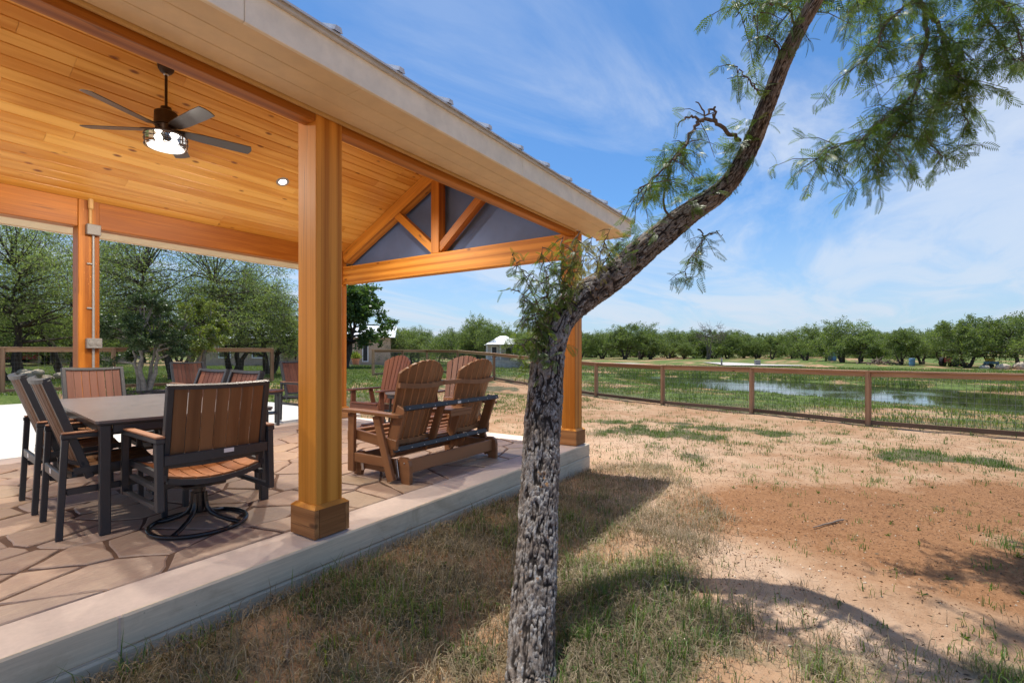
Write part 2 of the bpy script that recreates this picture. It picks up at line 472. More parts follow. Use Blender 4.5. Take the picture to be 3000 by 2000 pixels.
class MB:
    def __init__(s):
        s.v, s.f, s.g = [], [], []
    def add(s, vs, fs, gs):
        n = len(s.v)
        s.v += [tuple(p) for p in vs]
        s.g += [tuple(p) for p in gs]
        s.f += [tuple(i + n for i in f) for f in fs]
        return s
    def box(s, c, d, M=None, ch=0.0, grain=None):
        c = Vector(c)
        h = [x / 2 for x in d]
        ch = min(ch, min(h) * .8)
        ax = grain if grain is not None else max(range(3), key=lambda i: d[i])
        perm = [ax, (ax + 1) % 3, (ax + 2) % 3]
        off = (random.uniform(0, 20), random.uniform(0, 20), random.uniform(0, 20))
        corners = [(sx, sy, sz) for sx in (-1, 1) for sy in (-1, 1) for sz in (-1, 1)]
        vs = []
        if ch <= 0:
            vs = [Vector((a * h[0], b * h[1], e * h[2])) for a, b, e in corners]
            fs = [(0, 1, 3, 2), (4, 6, 7, 5), (0, 4, 5, 1), (2, 3, 7, 6), (0, 2, 6, 4), (1, 5, 7, 3)]
        else:
            for cr in corners:
                for a in range(3):
                    vs.append(Vector([cr[i] * (h[i] if i == a else h[i] - ch) for i in range(3)]))
            fs = []
            idx = {cr: i for i, cr in enumerate(corners)}
            for a in range(3):
                b, e = (a + 1) % 3, (a + 2) % 3
                for sg in (-1, 1):
                    q = []
                    for sb, se in ((-1, -1), (1, -1), (1, 1), (-1, 1)):
                        cr = [0, 0, 0]
                        cr[a], cr[b], cr[e] = sg, sb, se
                        q.append(idx[tuple(cr)] * 3 + a)
                    fs.append(tuple(q))
                for sb in (-1, 1):
                    for se in (-1, 1):
                        c1 = [0, 0, 0]; c2 = [0, 0, 0]
                        c1[a], c1[b], c1[e] = -1, sb, se
                        c2[a], c2[b], c2[e] = 1, sb, se
                        i1, i2 = idx[tuple(c1)] * 3, idx[tuple(c2)] * 3
                        fs.append((i1 + b, i1 + e, i2 + e, i2 + b))
            for i in range(8):
                fs.append((i * 3, i * 3 + 1, i * 3 + 2))
        gs = [(p[perm[0]] + off[0], p[perm[1]] + off[1], p[perm[2]] + off[2]) for p in vs]
        if M is not None:
            vs = [M @ p for p in vs]
        return s.add([p + c for p in vs], fs, gs)
    def bar(s, p, q, w, h, up=(0, 0, 1), ch=0.0, ext=0.0):
        """w across, h along 'up'"""
        p, q = Vector(p), Vector(q)
        x = (q - p)
        L = x.length + 2 * ext
        x.normalize()
        up = Vector(up)
        if abs(x.dot(up)) > .98:
            up = Vector((0, 1, 0))
        y = up.cross(x).normalized()
        z = x.cross(y)
        M = Matrix((x, y, z)).transposed()
        return s.box((p + q) / 2, (L, w, h), M, ch, grain=0)
    def tube(s, pts, r, n=8, cap=True):
        pts = [Vector(p) for p in pts]
        rr = r if isinstance(r, (list, tuple)) else [r] * len(pts)
        vs, fs, gs = [], [], []
        off = random.uniform(0, 20)
        t0 = (pts[1] - pts[0]).normalized()
        a = t0.orthogonal().normalized()
        L = 0
        for i, p in enumerate(pts):
            if i == 0: t = t0
            elif i == len(pts) - 1: t = (pts[i] - pts[i - 1]).normalized()
            else: t = (pts[i + 1] - pts[i - 1]).normalized()
            if i: L += (pts[i] - pts[i - 1]).length
            a = (a - t * a.dot(t)).normalized()
            b = t.cross(a)
            for k in range(n):
                an = 2 * math.pi * k / n
                dd = a * math.cos(an) + b * math.sin(an)
                vs.append(p + dd * rr[i])
                gs.append((L + off, math.cos(an) * rr[i], math.sin(an) * rr[i]))
        for i in range(len(pts) - 1):
            for k in range(n):
                k2 = (k + 1) % n
                fs.append((i * n + k, i * n + k2, (i + 1) * n + k2, (i + 1) * n + k))
        if cap:
            fs.append(tuple(range(n)))
            fs.append(tuple((len(pts) - 1) * n + k for k in range(n)))
        return s.add(vs, fs, gs)
    def ring(s, c, R_, r, n=40, m=8):
        c = Vector(c)
        vs, fs, gs = [], [], []
        for i in range(n):
            a = 2 * math.pi * i / n
            for k in range(m):
                b = 2 * math.pi * k / m
                q = R_ + r * math.cos(b)
                vs.append(c + Vector((q * math.cos(a), q * math.sin(a), r * math.sin(b))))
                gs.append((a * R_, r * math.cos(b), r * math.sin(b)))
        for i in range(n):
            for k in range(m):
                i2, k2 = (i + 1) % n, (k + 1) % m
                fs.append((i * m + k, i2 * m + k, i2 * m + k2, i * m + k2))
        return s.add(vs, fs, gs)
    def lathe(s, prof, c=(0, 0, 0), n=24):
        c = Vector(c)
        vs, fs, gs = [], [], []
        for (r, z) in prof:
            for k in range(n):
                a = 2 * math.pi * k / n
                vs.append(c + Vector((r * math.cos(a), r * math.sin(a), z)))
                gs.append((z, r * math.cos(a), r * math.sin(a)))
        for i in range(len(prof) - 1):
            for k in range(n):
                k2 = (k + 1) % n
                fs.append((i * n + k, i * n + k2, (i + 1) * n + k2, (i + 1) * n + k))
        fs.append(tuple(range(n)))
        fs.append(tuple((len(prof) - 1) * n + k for k in range(n)))
        return s.add(vs, fs, gs)
    def prism(s, poly, t0, t1, fn=None, grain=0):
        """poly in (u, v), thickness t0..t1 ; fn(u, v, t) -> point"""
        fn = fn or (lambda u, v, t: (u, v, t))
        n = len(poly)
        off = (random.uniform(0, 20), random.uniform(0, 20))
        vs, gs = [], []
        for t in (t0, t1):
            for (u, v) in poly:
                vs.append(Vector(fn(u, v, t)))
                gs.append((u + off[0], v + off[1], t) if grain == 0 else (v + off[1], u + off[0], t))
        fs = [tuple(range(n)), tuple(range(n, 2 * n))]
        for i in range(n):
            j = (i + 1) % n
            fs.append((i, j, n + j, n + i))
        return s.add(vs, fs, gs)
    def mesh(s, name, mat, smooth=False):
        me = bpy.data.meshes.new(name)
        me.from_pydata([tuple(p) for p in s.v], [], s.f)
        bm = bmesh.new()
        bm.from_mesh(me)
        bmesh.ops.recalc_face_normals(bm, faces=bm.faces)
        bm.to_mesh(me)
        bm.free()
        a = me.attributes.new('gc', 'FLOAT_VECTOR', 'POINT')
        a.data.foreach_set('vector', np.asarray(s.g, np.float32).ravel())
        if smooth:
            me.polygons.foreach_set('use_smooth', np.ones(len(me.polygons), bool))
            try:
                me.set_sharp_from_angle(angle=R(38))
            except Exception:
                pass
        me.materials.append(MATS[mat])
        return me
    def build(s, name, mat, parent=None, smooth=False):
        return link(bpy.data.objects.new(name, s.mesh(name, mat, smooth)), parent)

def boxp(name, mat, parent, c, d, ch=.004, grain=None):
    return MB().box(c, d, None, ch, grain).build(name, mat, parent)
def barp(name, mat, parent, p, q, w, h, up=(0, 0, 1), ch=.004):
    return MB().bar(p, q, w, h, up, ch).build(name, mat, parent)

# ------------------------------------------------------------------ noise for shapes
def _hash(ix, iy, iz, seed):
    h = (ix.astype(np.int64) * 374761393 + iy.astype(np.int64) * 668265263 + iz.astype(np.int64) * 2147483647 + seed * 1274126177) & 0xffffffff
    h = ((h ^ (h >> 13)) * 1274126177) & 0xffffffff
    h = h ^ (h >> 16)
    return (h & 0xffffff) / float(0xffffff)
def vnoise(x, y, seed=0):
    x = np.asarray(x, float); y = np.asarray(y, float)
    ix = np.floor(x); iy = np.floor(y)
    fx = x - ix; fy = y - iy
    fx = fx * fx * (3 - 2 * fx); fy = fy * fy * (3 - 2 * fy)
    z = np.zeros_like(ix)
    a = _hash(ix, iy, z, seed); b = _hash(ix + 1, iy, z, seed)
    c = _hash(ix, iy + 1, z, seed); d = _hash(ix + 1, iy + 1, z, seed)
    return (a * (1 - fx) + b * fx) * (1 - fy) + (c * (1 - fx) + d * fx) * fy
def fbm(x, y, seed=0, o=4):
    s, a, t = 0, .5, 0
    for i in range(o):
        s = s + a * vnoise(x * 2 ** i, y * 2 ** i, seed + i * 17)
        t += a
        a *= .5
    return s / t
def sstep(a, b, x):
    t = np.clip((np.asarray(x, float) - a) / (b - a), 0, 1)
    return t * t * (3 - 2 * t)

# ------------------------------------------------------------------ ground shape and cover
POND = [(19.6, -13.0, 4.4), (22.0, -5.3, 3.9), (24.2, -1.4, 4.2), (27.2, 3.8, 4.3), (28.6, 8.6, 3.2), (29.0, 13.2, 2.4), (28.6, 16.8, 1.4)]
WATER_Z = -.42
FENCE_R = [(11.7, -5.3), (12.0, -2.9), (12.3, -.51), (13.3, 1.77), (13.95, 4.15), (15.1, 6.7), (15.9, 9.4), (16.7, 12.05), (17.5, 14.7), (18.3, 17.4), (16.1, 16.85), (13.9, 16.3)]
FENCE_L = [(-6.0, 17.6), (-1.5, 17.2), (.9, 17.0), (3.0, 16.8), (5.1, 16.55), (7.2, 16.3), (9.3, 16.0)]

def seg_dist(x, y, pts):
    """distance to a polyline and interpolated third value"""
    best = np.full(np.shape(x), 1e9); val = np.zeros(np.shape(x))
    for a, b in zip(pts[:-1], pts[1:]):
        dx, dy = b[0] - a[0], b[1] - a[1]
        t = np.clip(((x - a[0]) * dx + (y - a[1]) * dy) / (dx * dx + dy * dy), 0, 1)
        d = np.hypot(x - a[0] - t * dx, y - a[1] - t * dy)
        w = (a[2] + (b[2] - a[2]) * t) if len(a) > 2 else 0 * t
        m = d < best
        best = np.where(m, d, best); val = np.where(m, w, val)
    return best, val

def pad_mask(x, y, grow=0.0):
    back = np.interp(x, [-7, 3.4, 5.4, 6.3, 6.6], [16.15, 15.95, 14.1, 11.9, 10.4]) + grow
    return (x > -7) & (x < np.where(y < 7.9, 6.0, 6.45)) & (y > 2.62 - grow * 0) & (y < back)
def ground_z(x, y, fine=True):
    x = np.asarray(x, float); y = np.asarray(y, float)
    rise = .48 * sstep(5.1, 16.3, y) * (1 - sstep(20, 36, x))
    z = -.31 + rise
    d, w = seg_dist(x, y, POND)
    d = d + (fbm(x * .45, y * .45, 5, 3) - .5) * 3.6
    z = z - .55 * (1 - sstep(w - 3.5, w + 2.2, d))
    z = z - .12 * sstep(36, 70, x) + .15 * sstep(90, 160, np.hypot(x, y)) * fbm(x * .03, y * .03, 3, 2)
    if fine:
        z = z + (fbm(x * .8, y * .8, 11, 4) - .5) * .075 + (fbm(x * 5, y * 5, 12, 3) - .5) * .034
        # low sandy ridge running out to the right of the tree
        along = .832 * x + .5548 * y; across = .5548 * x - .832 * y
        z = z + .05 * np.exp(-((along - 3.75 + .62 * (across - 1.2)) / .22) ** 2) * sstep(.6, 1.0, across) * (1 - sstep(2.4, 3.0, across))
    z = z + .115 * sstep(1.25, 2.5, y) * (1 - sstep(3.4, 5.8, x)) * (y < 5)
    # keep it under the concrete
    pad = pad_mask(x, y)
    z = np.where(pad, np.minimum(z, -.33), z)
    return z

def blob(x, y, cx, cy, rx, ry, ang=0):
    c, s = math.cos(ang), math.sin(ang)
    u = ((x - cx) * c + (y - cy) * s) / rx
    v = (-(x - cx) * s + (y - cy) * c) / ry
    return np.exp(-(u * u + v * v) * 1.1)

def cover(x, y):
    """grass, mulch, pale sand masks"""
    a = .832 * x + .5548 * y; c = .5548 * x - .832 * y
    n = fbm(x * .9, y * .9, 31, 4)
    n2 = fbm(x * 3.0, y * 3.0, 37, 3)
    beyond = side_right(x, y)
    g = np.zeros_like(n)
    g = np.maximum(g, 1.15 * blob(a, c, 3.0, .55, .85, .75))
    g = np.maximum(g, .95 * blob(a, c, 2.25, .75, .45, .9))
    g = np.maximum(g, .75 * blob(a, c, 2.1, 2.6, .4, 1.1))
    g = np.maximum(g, .85 * blob(a, c, 2.5, -.7, .7, .8))
    g = np.maximum(g, .55 * blob(a, c, 3.6, -.1, .9, .8))
    d, _ = seg_dist(a, c, [(9.6, 2.6), (8.6, 4.6), (6.6, 6.0), (5.4, 7.4)])
    g = np.maximum(g, .80 * np.exp(-(d / 1.35) ** 2) * (.25 + 1.1 * sstep(.40, .58, fbm(x * 2.1, y * 2.1, 66, 4))))
    d, _ = seg_dist(a, c, [(10.4, 1.2), (9.0, 2.0), (7.2, 2.6)])
    g = np.maximum(g, .45 * np.exp(-(d / .9) ** 2))
    g = np.maximum(g, .55 * blob(a, c, 3.6, 4.3, .5, .9))
    g = np.maximum(g, .62 * sstep(6.0, 11.0, y) * (x > 6))
    g = np.maximum(g, sstep(10.5, 12.5, y + .3 * x - 2))
    g = np.maximum(g, np.where(beyond > 0, .80, 0))
    dist = np.hypot(x, y)
    g = np.maximum(g, np.where((beyond > 0) & (dist > 45), 1.0, 0))
    dp, w = seg_dist(x, y, POND)
    far_bank = np.exp(-((dp - w - 3.4) / 1.2) ** 2) * (a > 26)
    g = np.where(beyond > 0, g - .75 * far_bank * sstep(.40, .55, n), g)
    g = g * (.22 + 1.2 * sstep(.34, .62, n)) * (.45 + .9 * sstep(.30, .62, n2))
    g = np.where(beyond > 0, np.clip(.62 + .5 * sstep(.3, .6, n) - .8 * far_bank * sstep(.42, .55, n) - .45 * sstep(.50, .62, fbm(x * .45, y * .45, 64, 3)), 0, 1.1), g)
    g = np.maximum(g, .74 * sstep(1.1, 1.7, y) * (y < 2.75) * (1 - sstep(3.6, 5.6, x)) * (.72 + .5 * sstep(.35, .6, n2)))
    g = np.clip(g, 0, 1.2)
    m = np.maximum(1.2 * blob(a, c, 4.65, 3.3, 1.05, 2.0), 1.1 * blob(a, c, 3.7, 3.5, .75, 1.3))
    m = np.maximum(m, .9 * blob(a, c, 3.1, 3.3, .45, .8))
    m = np.maximum(m, 1.0 * blob(a, c, 5.1, 5.4, .8, 1.6))
    m = np.maximum(m, .55 * blob(a, c, 3.6, 1.0, .15, .35))
    m = m * (1 - .85 * np.clip(g, 0, 1)) * (beyond <= 0)
    s, _ = seg_dist(a, c, [(4.9, 1.3), (3.6, 1.5), (2.9, 1.65), (2.3, 2.0), (1.9, 2.3)])
    s = np.exp(-(s / .42) ** 2)
    s = np.maximum(s, .8 * blob(a, c, 8.0, 2.0, 2.2, 1.4))
    s = np.maximum(s, .8 * blob(a, c, 5.6, 1.6, .8, .7)) * (beyond <= 0)
    return g, m, s

def side_right(x, y):
    """> 0 beyond the pond-side fence"""
    ys = [p[1] for p in FENCE_R[:10]]; xs = [p[0] for p in FENCE_R[:10]]
    fx = np.interp(y, ys, xs)
    return np.where(y < 17.4, x - fx, x - 18.3)

def axis(segs):
    out = [segs[0][0]]
    for a, b, st in segs:
        n = max(1, int(round((b - a) / st)))
        out += list(np.linspace(a, b, n + 1)[1:])
    return np.array(out)
gx = axis([(-900, -300, 120), (-300, -60, 20), (-60, -12, 3), (-12, -1, .5), (-1, 8, .07), (8, 16, .16), (16, 44, .4), (44, 90, 3), (90, 300, 20), (300, 900, 120)])
gy = axis([(-900, -300, 120), (-300, -60, 20), (-60, -16, 3), (-16, -6, .5), (-6, 3.2, .07), (3.2, 10, .20), (10, 22, .35), (22, 60, 2.4), (60, 300, 16), (300, 900, 120)])
GX, GY = np.meshgrid(gx, gy)
GZ = ground_z(GX, GY)
nx, ny = len(gx), len(gy)
ii = np.arange(nx * ny).reshape(ny, nx)
quads = np.stack([ii[:-1, :-1], ii[:-1, 1:], ii[1:, 1:], ii[1:, :-1]], -1).reshape(-1, 4)
cg, cmu, cs = cover(GX, GY)
ground = np_mesh('ground', np.stack([GX, GY, GZ], -1).reshape(-1, 3), quads, 'ground_soil', None,
                 np.stack([cg, cmu, cs], -1).reshape(-1, 3), True, 'cover')
la = ground.data.attributes.new('lush', 'FLOAT', 'POINT')
lush_ = np.maximum(sstep(0, 3, side_right(GX, GY)), sstep(10.5, 13, GY) * (GX < 18))
la.data.foreach_set('value', lush_.astype(np.float32).ravel())
tag(ground, 'sandy reddish ground with patches of grass and brown mulch', None, None, 'structure')

# pond
pv = []
for (px_, py_, w) in POND:
    pv.append((px_, py_, w))
wm = MB()
lft, rgt = [], []
for i, (px_, py_, w) in enumerate(pv):
    a = pv[max(0, i - 1)]; b = pv[min(len(pv) - 1, i + 1)]
    t = Vector((b[0] - a[0], b[1] - a[1])).normalized()
    nrm = Vector((-t.y, t.x))
    lft.append((px_ + nrm.x * (w + 4), py_ + nrm.y * (w + 4), WATER_Z))
    rgt.append((px_ - nrm.x * (w + 4), py_ - nrm.y * (w + 4), WATER_Z))
k = len(pv)
wm.add(lft + rgt, [(i, i + 1, k + i + 1, k + i) for i in range(k - 1)], lft + rgt)
tag(wm.build('pond', 'pond_water'), 'shallow pond with still reflecting water beyond the fence', None, None, 'structure')

# ------------------------------------------------------------------ patio slab with flagstones
SX0, SX1, SY0, SY1 = -2.6, 5.905, 2.711, 7.75
FX0, FX1, FY0, FY1 = SX0 + .36, 5.56, 3.07, 7.42
m = MB()
def curb_box(x0, x1, y0, y1, z0, z1, mb, ch=.008):
    mb.box(((x0 + x1) / 2, (y0 + y1) / 2, (z0 + z1) / 2), (x1 - x0, y1 - y0, z1 - z0), None, ch)
curb_box(SX0, SX1, SY0 + .012, FY0, -.5, -.004, m)
curb_box(SX0, SX1, FY1, SY1, -.5, -.004, m)
curb_box(SX0, FX0, FY0 + .001, FY1 - .001, -.5, -.004, m)
curb_box(FX1, SX1 - .012, FY0 + .001, FY1 - .001, -.5, -.004, m)
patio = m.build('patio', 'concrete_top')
tag(patio, 'raised concrete patio slab edged with a board-formed curb', None, None, 'structure')
# form-board faces of the curb, each band a little out of line with the next
for nm, bands in (('front', [(SX0, .86, 0), (.866, 5.905, 1)]),):
    for (x0, x1, kk) in bands:
        u = MB()
        curb_box(x0, x1, SY0 + (0 if kk else .004), SY0 + .03, -.155, -.0005, u, .010)
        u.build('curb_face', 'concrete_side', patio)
        u = MB()
        curb_box(x0, x1, SY0 - .004 - (.008 if not kk else 0), SY0 + .03, -.52, -.158, u, .010)
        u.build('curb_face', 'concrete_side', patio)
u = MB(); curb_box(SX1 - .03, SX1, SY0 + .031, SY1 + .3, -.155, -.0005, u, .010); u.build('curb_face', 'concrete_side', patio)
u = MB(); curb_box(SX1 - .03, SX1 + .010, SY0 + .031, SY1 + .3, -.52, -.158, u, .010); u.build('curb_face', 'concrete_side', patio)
mb_ = MB(); mb_.box(((FX0 + FX1) / 2, (FY0 + FY1) / 2, -.044), (FX1 - FX0, FY1 - FY0, .072))
mb_.build('mortar_bed', 'mortar', patio)

def clip(poly, px, py, nx_, ny_):
    out = []
    for i in range(len(poly)):
        a, b = poly[i], poly[(i + 1) % len(poly)]
        da = (a[0] - px) * nx_ + (a[1] - py) * ny_
        db = (b[0] - px) * nx_ + (b[1] - py) * ny_
        if da <= 0: out.append(a)
        if (da < 0 < db) or (db < 0 < da):
            t = da / (da - db)
            out.append((a[0] + t * (b[0] - a[0]), a[1] + t * (b[1] - a[1])))
    return out
rs = random.Random(21)
pts = []
cw, chh = .52, .32
row = 0
yy = FY0
while yy < FY1 + .01:
    xx = FX0 + (.5 if row % 2 else .1) * cw
    hh = chh * rs.uniform(.85, 1.15)
    while xx < FX1 + .2:
        pts.append((xx + rs.uniform(-.24, .24), yy + hh / 2 + rs.uniform(-.17, .17)))
        if rs.random() < .16:
            pts.append((xx + rs.uniform(-.3, .3), yy + hh / 2 + rs.uniform(-.2, .2)))
        xx += cw * rs.uniform(.75, 1.35)
    yy += hh
    row += 1
AN = 1.18
for i, (px_, py_) in enumerate(pts):
    if px_ < .2 and not (px_ > -2.3):
        continue
    poly = [(FX0, FY0), (FX1, FY0), (FX1, FY1), (FX0, FY1)]
    for j, (qx, qy) in enumerate(pts):
        if j == i or abs(qx - px_) > 2 or abs(qy - py_) > 1.4: continue
        # anisotropic bisector so that stones run long along the eave
        mx_, my_ = (px_ + qx) / 2, (py_ + qy) / 2
        nx_, ny_ = (qx - px_) / AN, (qy - py_) * AN
        poly = clip(poly, mx_, my_, nx_, ny_)
        if len(poly) < 3: break
    if len(poly) < 3: continue
    ar = abs(sum(poly[k][0] * poly[(k + 1) % len(poly)][1] - poly[(k + 1) % len(poly)][0] * poly[k][1] for k in range(len(poly)))) / 2
    if ar < .006: continue
    cx = sum(p[0] for p in poly) / len(poly); cy = sum(p[1] for p in poly) / len(poly)
    # shrink by moving each edge in
    sh = list(poly)
    for k in range(len(poly)):
        a, b = poly[k], poly[(k + 1) % len(poly)]
        ex, ey = b[0] - a[0], b[1] - a[1]
        L = math.hypot(ex, ey)
        if L < 1e-4: continue
        nx_, ny_ = ey / L, -ex / L
        if (cx - a[0]) * nx_ + (cy - a[1]) * ny_ > 0: nx_, ny_ = -nx_, -ny_
        g = rs.uniform(.002, .009)
        if abs(a[1] - FY0) < 1e-3 and abs(b[1] - FY0) < 1e-3: g = .002
        sh = clip(sh, a[0] - nx_ * g, a[1] - ny_ * g, nx_, ny_)
        if len(sh) < 3: break
    if len(sh) < 3: continue
    out = []
    for k in range(len(sh)):
        a, b = sh[k], sh[(k + 1) % len(sh)]
        L = math.hypot(b[0] - a[0], b[1] - a[1])
        if L < .02: continue
        n = max(1, int(L / .085))
        ix, iy = (cx - (a[0] + b[0]) / 2), (cy - (a[1] + b[1]) / 2)
        il = math.hypot(ix, iy) or 1
        edge = abs(a[1] - FY0) < .006 and abs(b[1] - FY0) < .006
        for q in range(n):
            t = q / n
            jit = 0 if edge else (rs.uniform(0, .016) if q else rs.uniform(.003, .024))
            out.append((a[0] + (b[0] - a[0]) * t + ix / il * jit, a[1] + (b[1] - a[1]) * t + iy / il * jit))
    if len(out) < 3: continue
    zt = rs.uniform(-.003, .004)
    n = len(out)
    ins = []
    for (x_, y_) in out:
        vx, vy = cx - x_, cy - y_
        vl = math.hypot(vx, vy) or 1
        ins.append((x_ + vx / vl * .009, y_ + vy / vl * .009))
    sm = MB()
    vs = [(x_ - cx, y_ - cy, -.035) for x_, y_ in out] + [(x_ - cx, y_ - cy, zt - .006) for x_, y_ in out] + [(x_ - cx, y_ - cy, zt) for x_, y_ in ins]
    fs = [tuple(range(2 * n, 3 * n))]
    for k in range(n):
        k2 = (k + 1) % n
        fs += [(k, k2, n + k2, n + k), (n + k, n + k2, 2 * n + k2, 2 * n + k)]
    sm.add(vs, fs, vs)
    fo = sm.build('flagstone', 'flagstone', patio)
    fo.location = (cx, cy, 0)

# sunlit concrete pad behind the patio
pm = MB()
pm.prism([(-7, SY1 + .002), (6.3, SY1 + .002), (6.5, 10.2), (6.6, 11.8), (5.4, 14.2), (3.4, 16.1), (-7, 16.3)], -.4, -.010)
pad = pm.build('concrete_pad', 'concrete_pad')
tag(pad, 'pale sunlit concrete pad behind the patio', None, None, 'structure')

# ------------------------------------------------------------------ pavilion
pav = thing('pavilion', 'orange stained timber pavilion with vaulted plank ceiling and metal roof', 'pavilion', (0, 0, 0))
PW = .20
PX = [-2.1, 2.02, 5.745]
YF, YB, YR = 2.895, 7.55, 5.2225      # front post line, back post line, ridge
Z_BEAM, Z_TOP, Z_SOF = 2.683, 3.0, 2.743
SL = .5
def ceil_z(y):
    return Z_TOP + SL * ((y - (YF + .1)) if y < YR else ((YB - .1) - y))
for xi, px_ in enumerate(PX):
    for yi, py_ in enumerate((YF, YB)):
        x_ = px_ + (0, .04, -.10)[xi] * (yi == 1)
        zt_ = Z_SOF + .02 if yi == 0 else Z_TOP + .03
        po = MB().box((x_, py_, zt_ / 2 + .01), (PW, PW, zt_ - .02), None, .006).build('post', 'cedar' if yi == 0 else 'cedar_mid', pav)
        # boxed foot of four boards with a bevelled top
        w, hgt = .266, .185
        t_ = .033
        for sx, sy in ((-1, 0), (1, 0), (0, -1), (0, 1)):
            if sx:
                c = (x_ + sx * (w / 2 - t_ / 2), py_, hgt / 2 + .004); d = (t_, w, hgt)
            else:
                c = (x_, py_ + sy * (w / 2 - t_ / 2), hgt / 2 + .004); d = (w - 2 * t_ - .002, t_, hgt)
            MB().box(c, d, None, .004).build('plinth_board', 'cedar_rough', po)
        cp = MB()
        cp.add([(x_ + a * w / 2, py_ + b * w / 2, hgt + .004) for a, b in ((-1, -1), (1, -1), (1, 1), (-1, 1))] +
               [(x_ + a * (PW / 2 + .008), py_ + b * (PW / 2 + .008), hgt + .026) for a, b in ((-1, -1), (1, -1), (1, 1), (-1, 1))],
               [(0, 1, 2, 3), (4, 5, 6, 7)] + [(k_, (k_ + 1) % 4, 4 + (k_ + 1) % 4, 4 + k_) for k_ in range(4)],
               [(a, b, 0) for a, b in ((0, 0), (.2, 0), (.2, .2), (0, .2))] * 2)
        cp.build('plinth_cap', 'cedar', po)
for (x0, x1) in ((PX[0] + .1, PX[1] - .1), (PX[1] + .1, PX[2] - .1)):
    for y_, mt in ((YF, 'cedar_mid'), (YB, 'cedar_mid')):
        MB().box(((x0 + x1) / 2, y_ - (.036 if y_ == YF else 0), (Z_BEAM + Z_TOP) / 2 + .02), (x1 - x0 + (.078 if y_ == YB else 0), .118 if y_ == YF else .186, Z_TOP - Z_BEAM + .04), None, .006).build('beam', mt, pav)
# filler above the posts up to the rafters
for px_ in PX:
    for y_ in (YF,):
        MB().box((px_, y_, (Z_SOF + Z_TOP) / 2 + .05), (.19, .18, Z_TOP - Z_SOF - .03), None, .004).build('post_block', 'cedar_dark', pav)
# gable truss at the far end
TX = PX[2]
MB().box((TX, YR, 2.575), (.17, YB - YF - .2, .31), None, .006).build('tie_beam', 'cedar', pav)
def rafter(y0, z0, y1, z1, w, h, name, mat='cedar_mid'):
    MB().bar((TX, y0, z0), (TX, y1, z1), w, h, (0, 0, 1), .005).build(name, mat, pav)
co = .115
rafter(YB - .1, ceil_z(YB - .1) - co, YR, ceil_z(YR) - co, .168, .20, 'rafter', 'cedar')
rafter(YF + .1, ceil_z(YF + .1) - co, YR, ceil_z(YR) - co, .166, .20, 'rafter')
MB().bar((TX - .002, YR, 2.732), (TX - .002, YR, ceil_z(YR) - .12), .16, .16, (0, 1, 0), .005).build('king_post', 'cedar_mid', pav)
rafter(YR + .06, 2.80, YR + .88, ceil_z(YR + .88) - .20, .12, .125, 'brace', 'cedar')
rafter(YR - .06, 2.80, YR - .88, ceil_z(YR - .88) - .20, .12, .125, 'brace')
g_ = MB()
g_.prism([(YF + .06, 2.70), (YB - .06, 2.70), (YB - .06, ceil_z(YB - .1)), (YR, ceil_z(YR) + .01), (YF + .06, ceil_z(YF + .1))], TX + .155, TX + .163, lambda u, v, t: (t, u, v))
g_.build('gable_screen', 'screen_grey', pav)

# ceiling boards, laid along the eave on both slopes
RX0, RX1 = -2.5, 6.30
cs_, sn_ = math.cos(math.atan(SL)), math.sin(math.atan(SL))
BW = .1285
slope_len = (YB - .1 - YR) / cs_
rows = int(slope_len / BW)
rb = random.Random(5)
mesh_cache = {}
def ceiling_board(x0, x1, s0, side):
    """s0 distance up the slope of the board's lower edge; side +1 back slope, -1 front slope"""
    L = round(x1 - x0, 2)
    key = L
    if key not in mesh_cache:
        b = MB()
        h, w = L / 2 - .0012, BW / 2
        prof = [(-w + .001, .018), (-w + .001, .009), (-w + .007, 0), (w - .007, 0), (w - .001, .009), (w - .001, .018)]
        vs, gs = [], []
        ox, oy = rb.uniform(0, 40), rb.uniform(0, 40)
        for x_ in (-h, h):
            for (a, c) in prof:
                vs.append((x_, a, c)); gs.append((x_ + ox, a + oy, c))
        fs = [(0, 1, 2, 3, 4, 5), (6, 7, 8, 9, 10, 11)] + [(k_, (k_ + 1) % 6, 6 + (k_ + 1) % 6, 6 + k_) for k_ in range(6)]
        b.add(vs, fs, gs)
        mesh_cache[key] = b.mesh('ceiling_board', 'pine_ceiling')
    o = bpy.data.objects.new('ceiling_board', mesh_cache[key])
    link(o, pav)
    s = s0 + BW / 2
    y_ = (YB - .1 - s * cs_) if side > 0 else (YF + .1 + s * cs_)
    o.location = ((x0 + x1) / 2, y_, Z_TOP + s * sn_ + rb.uniform(-.0008, .0008))
    o.rotation_euler = (-math.atan(SL) if side > 0 else math.atan(SL), 0, 0)
for side in (1, -1):
    for r_ in range(rows + 1):
        x_ = RX0
        if side > 0:
            while x_ < 6.2 - .05:
                L = rb.choice([2.4, 3.0, 3.6, 4.2]) if x_ > RX0 else rb.choice([1.2, 1.8, 2.4, 3.0, 3.6, 4.0])
                if x_ + L > 5.6: L = 5.9 - x_
                ceiling_board(x_, x_ + L, r_ * BW, side)
                x_ += L
                if x_ >= 5.89: break
        else:
            ceiling_board(RX0, 5.9, r_ * BW, side)
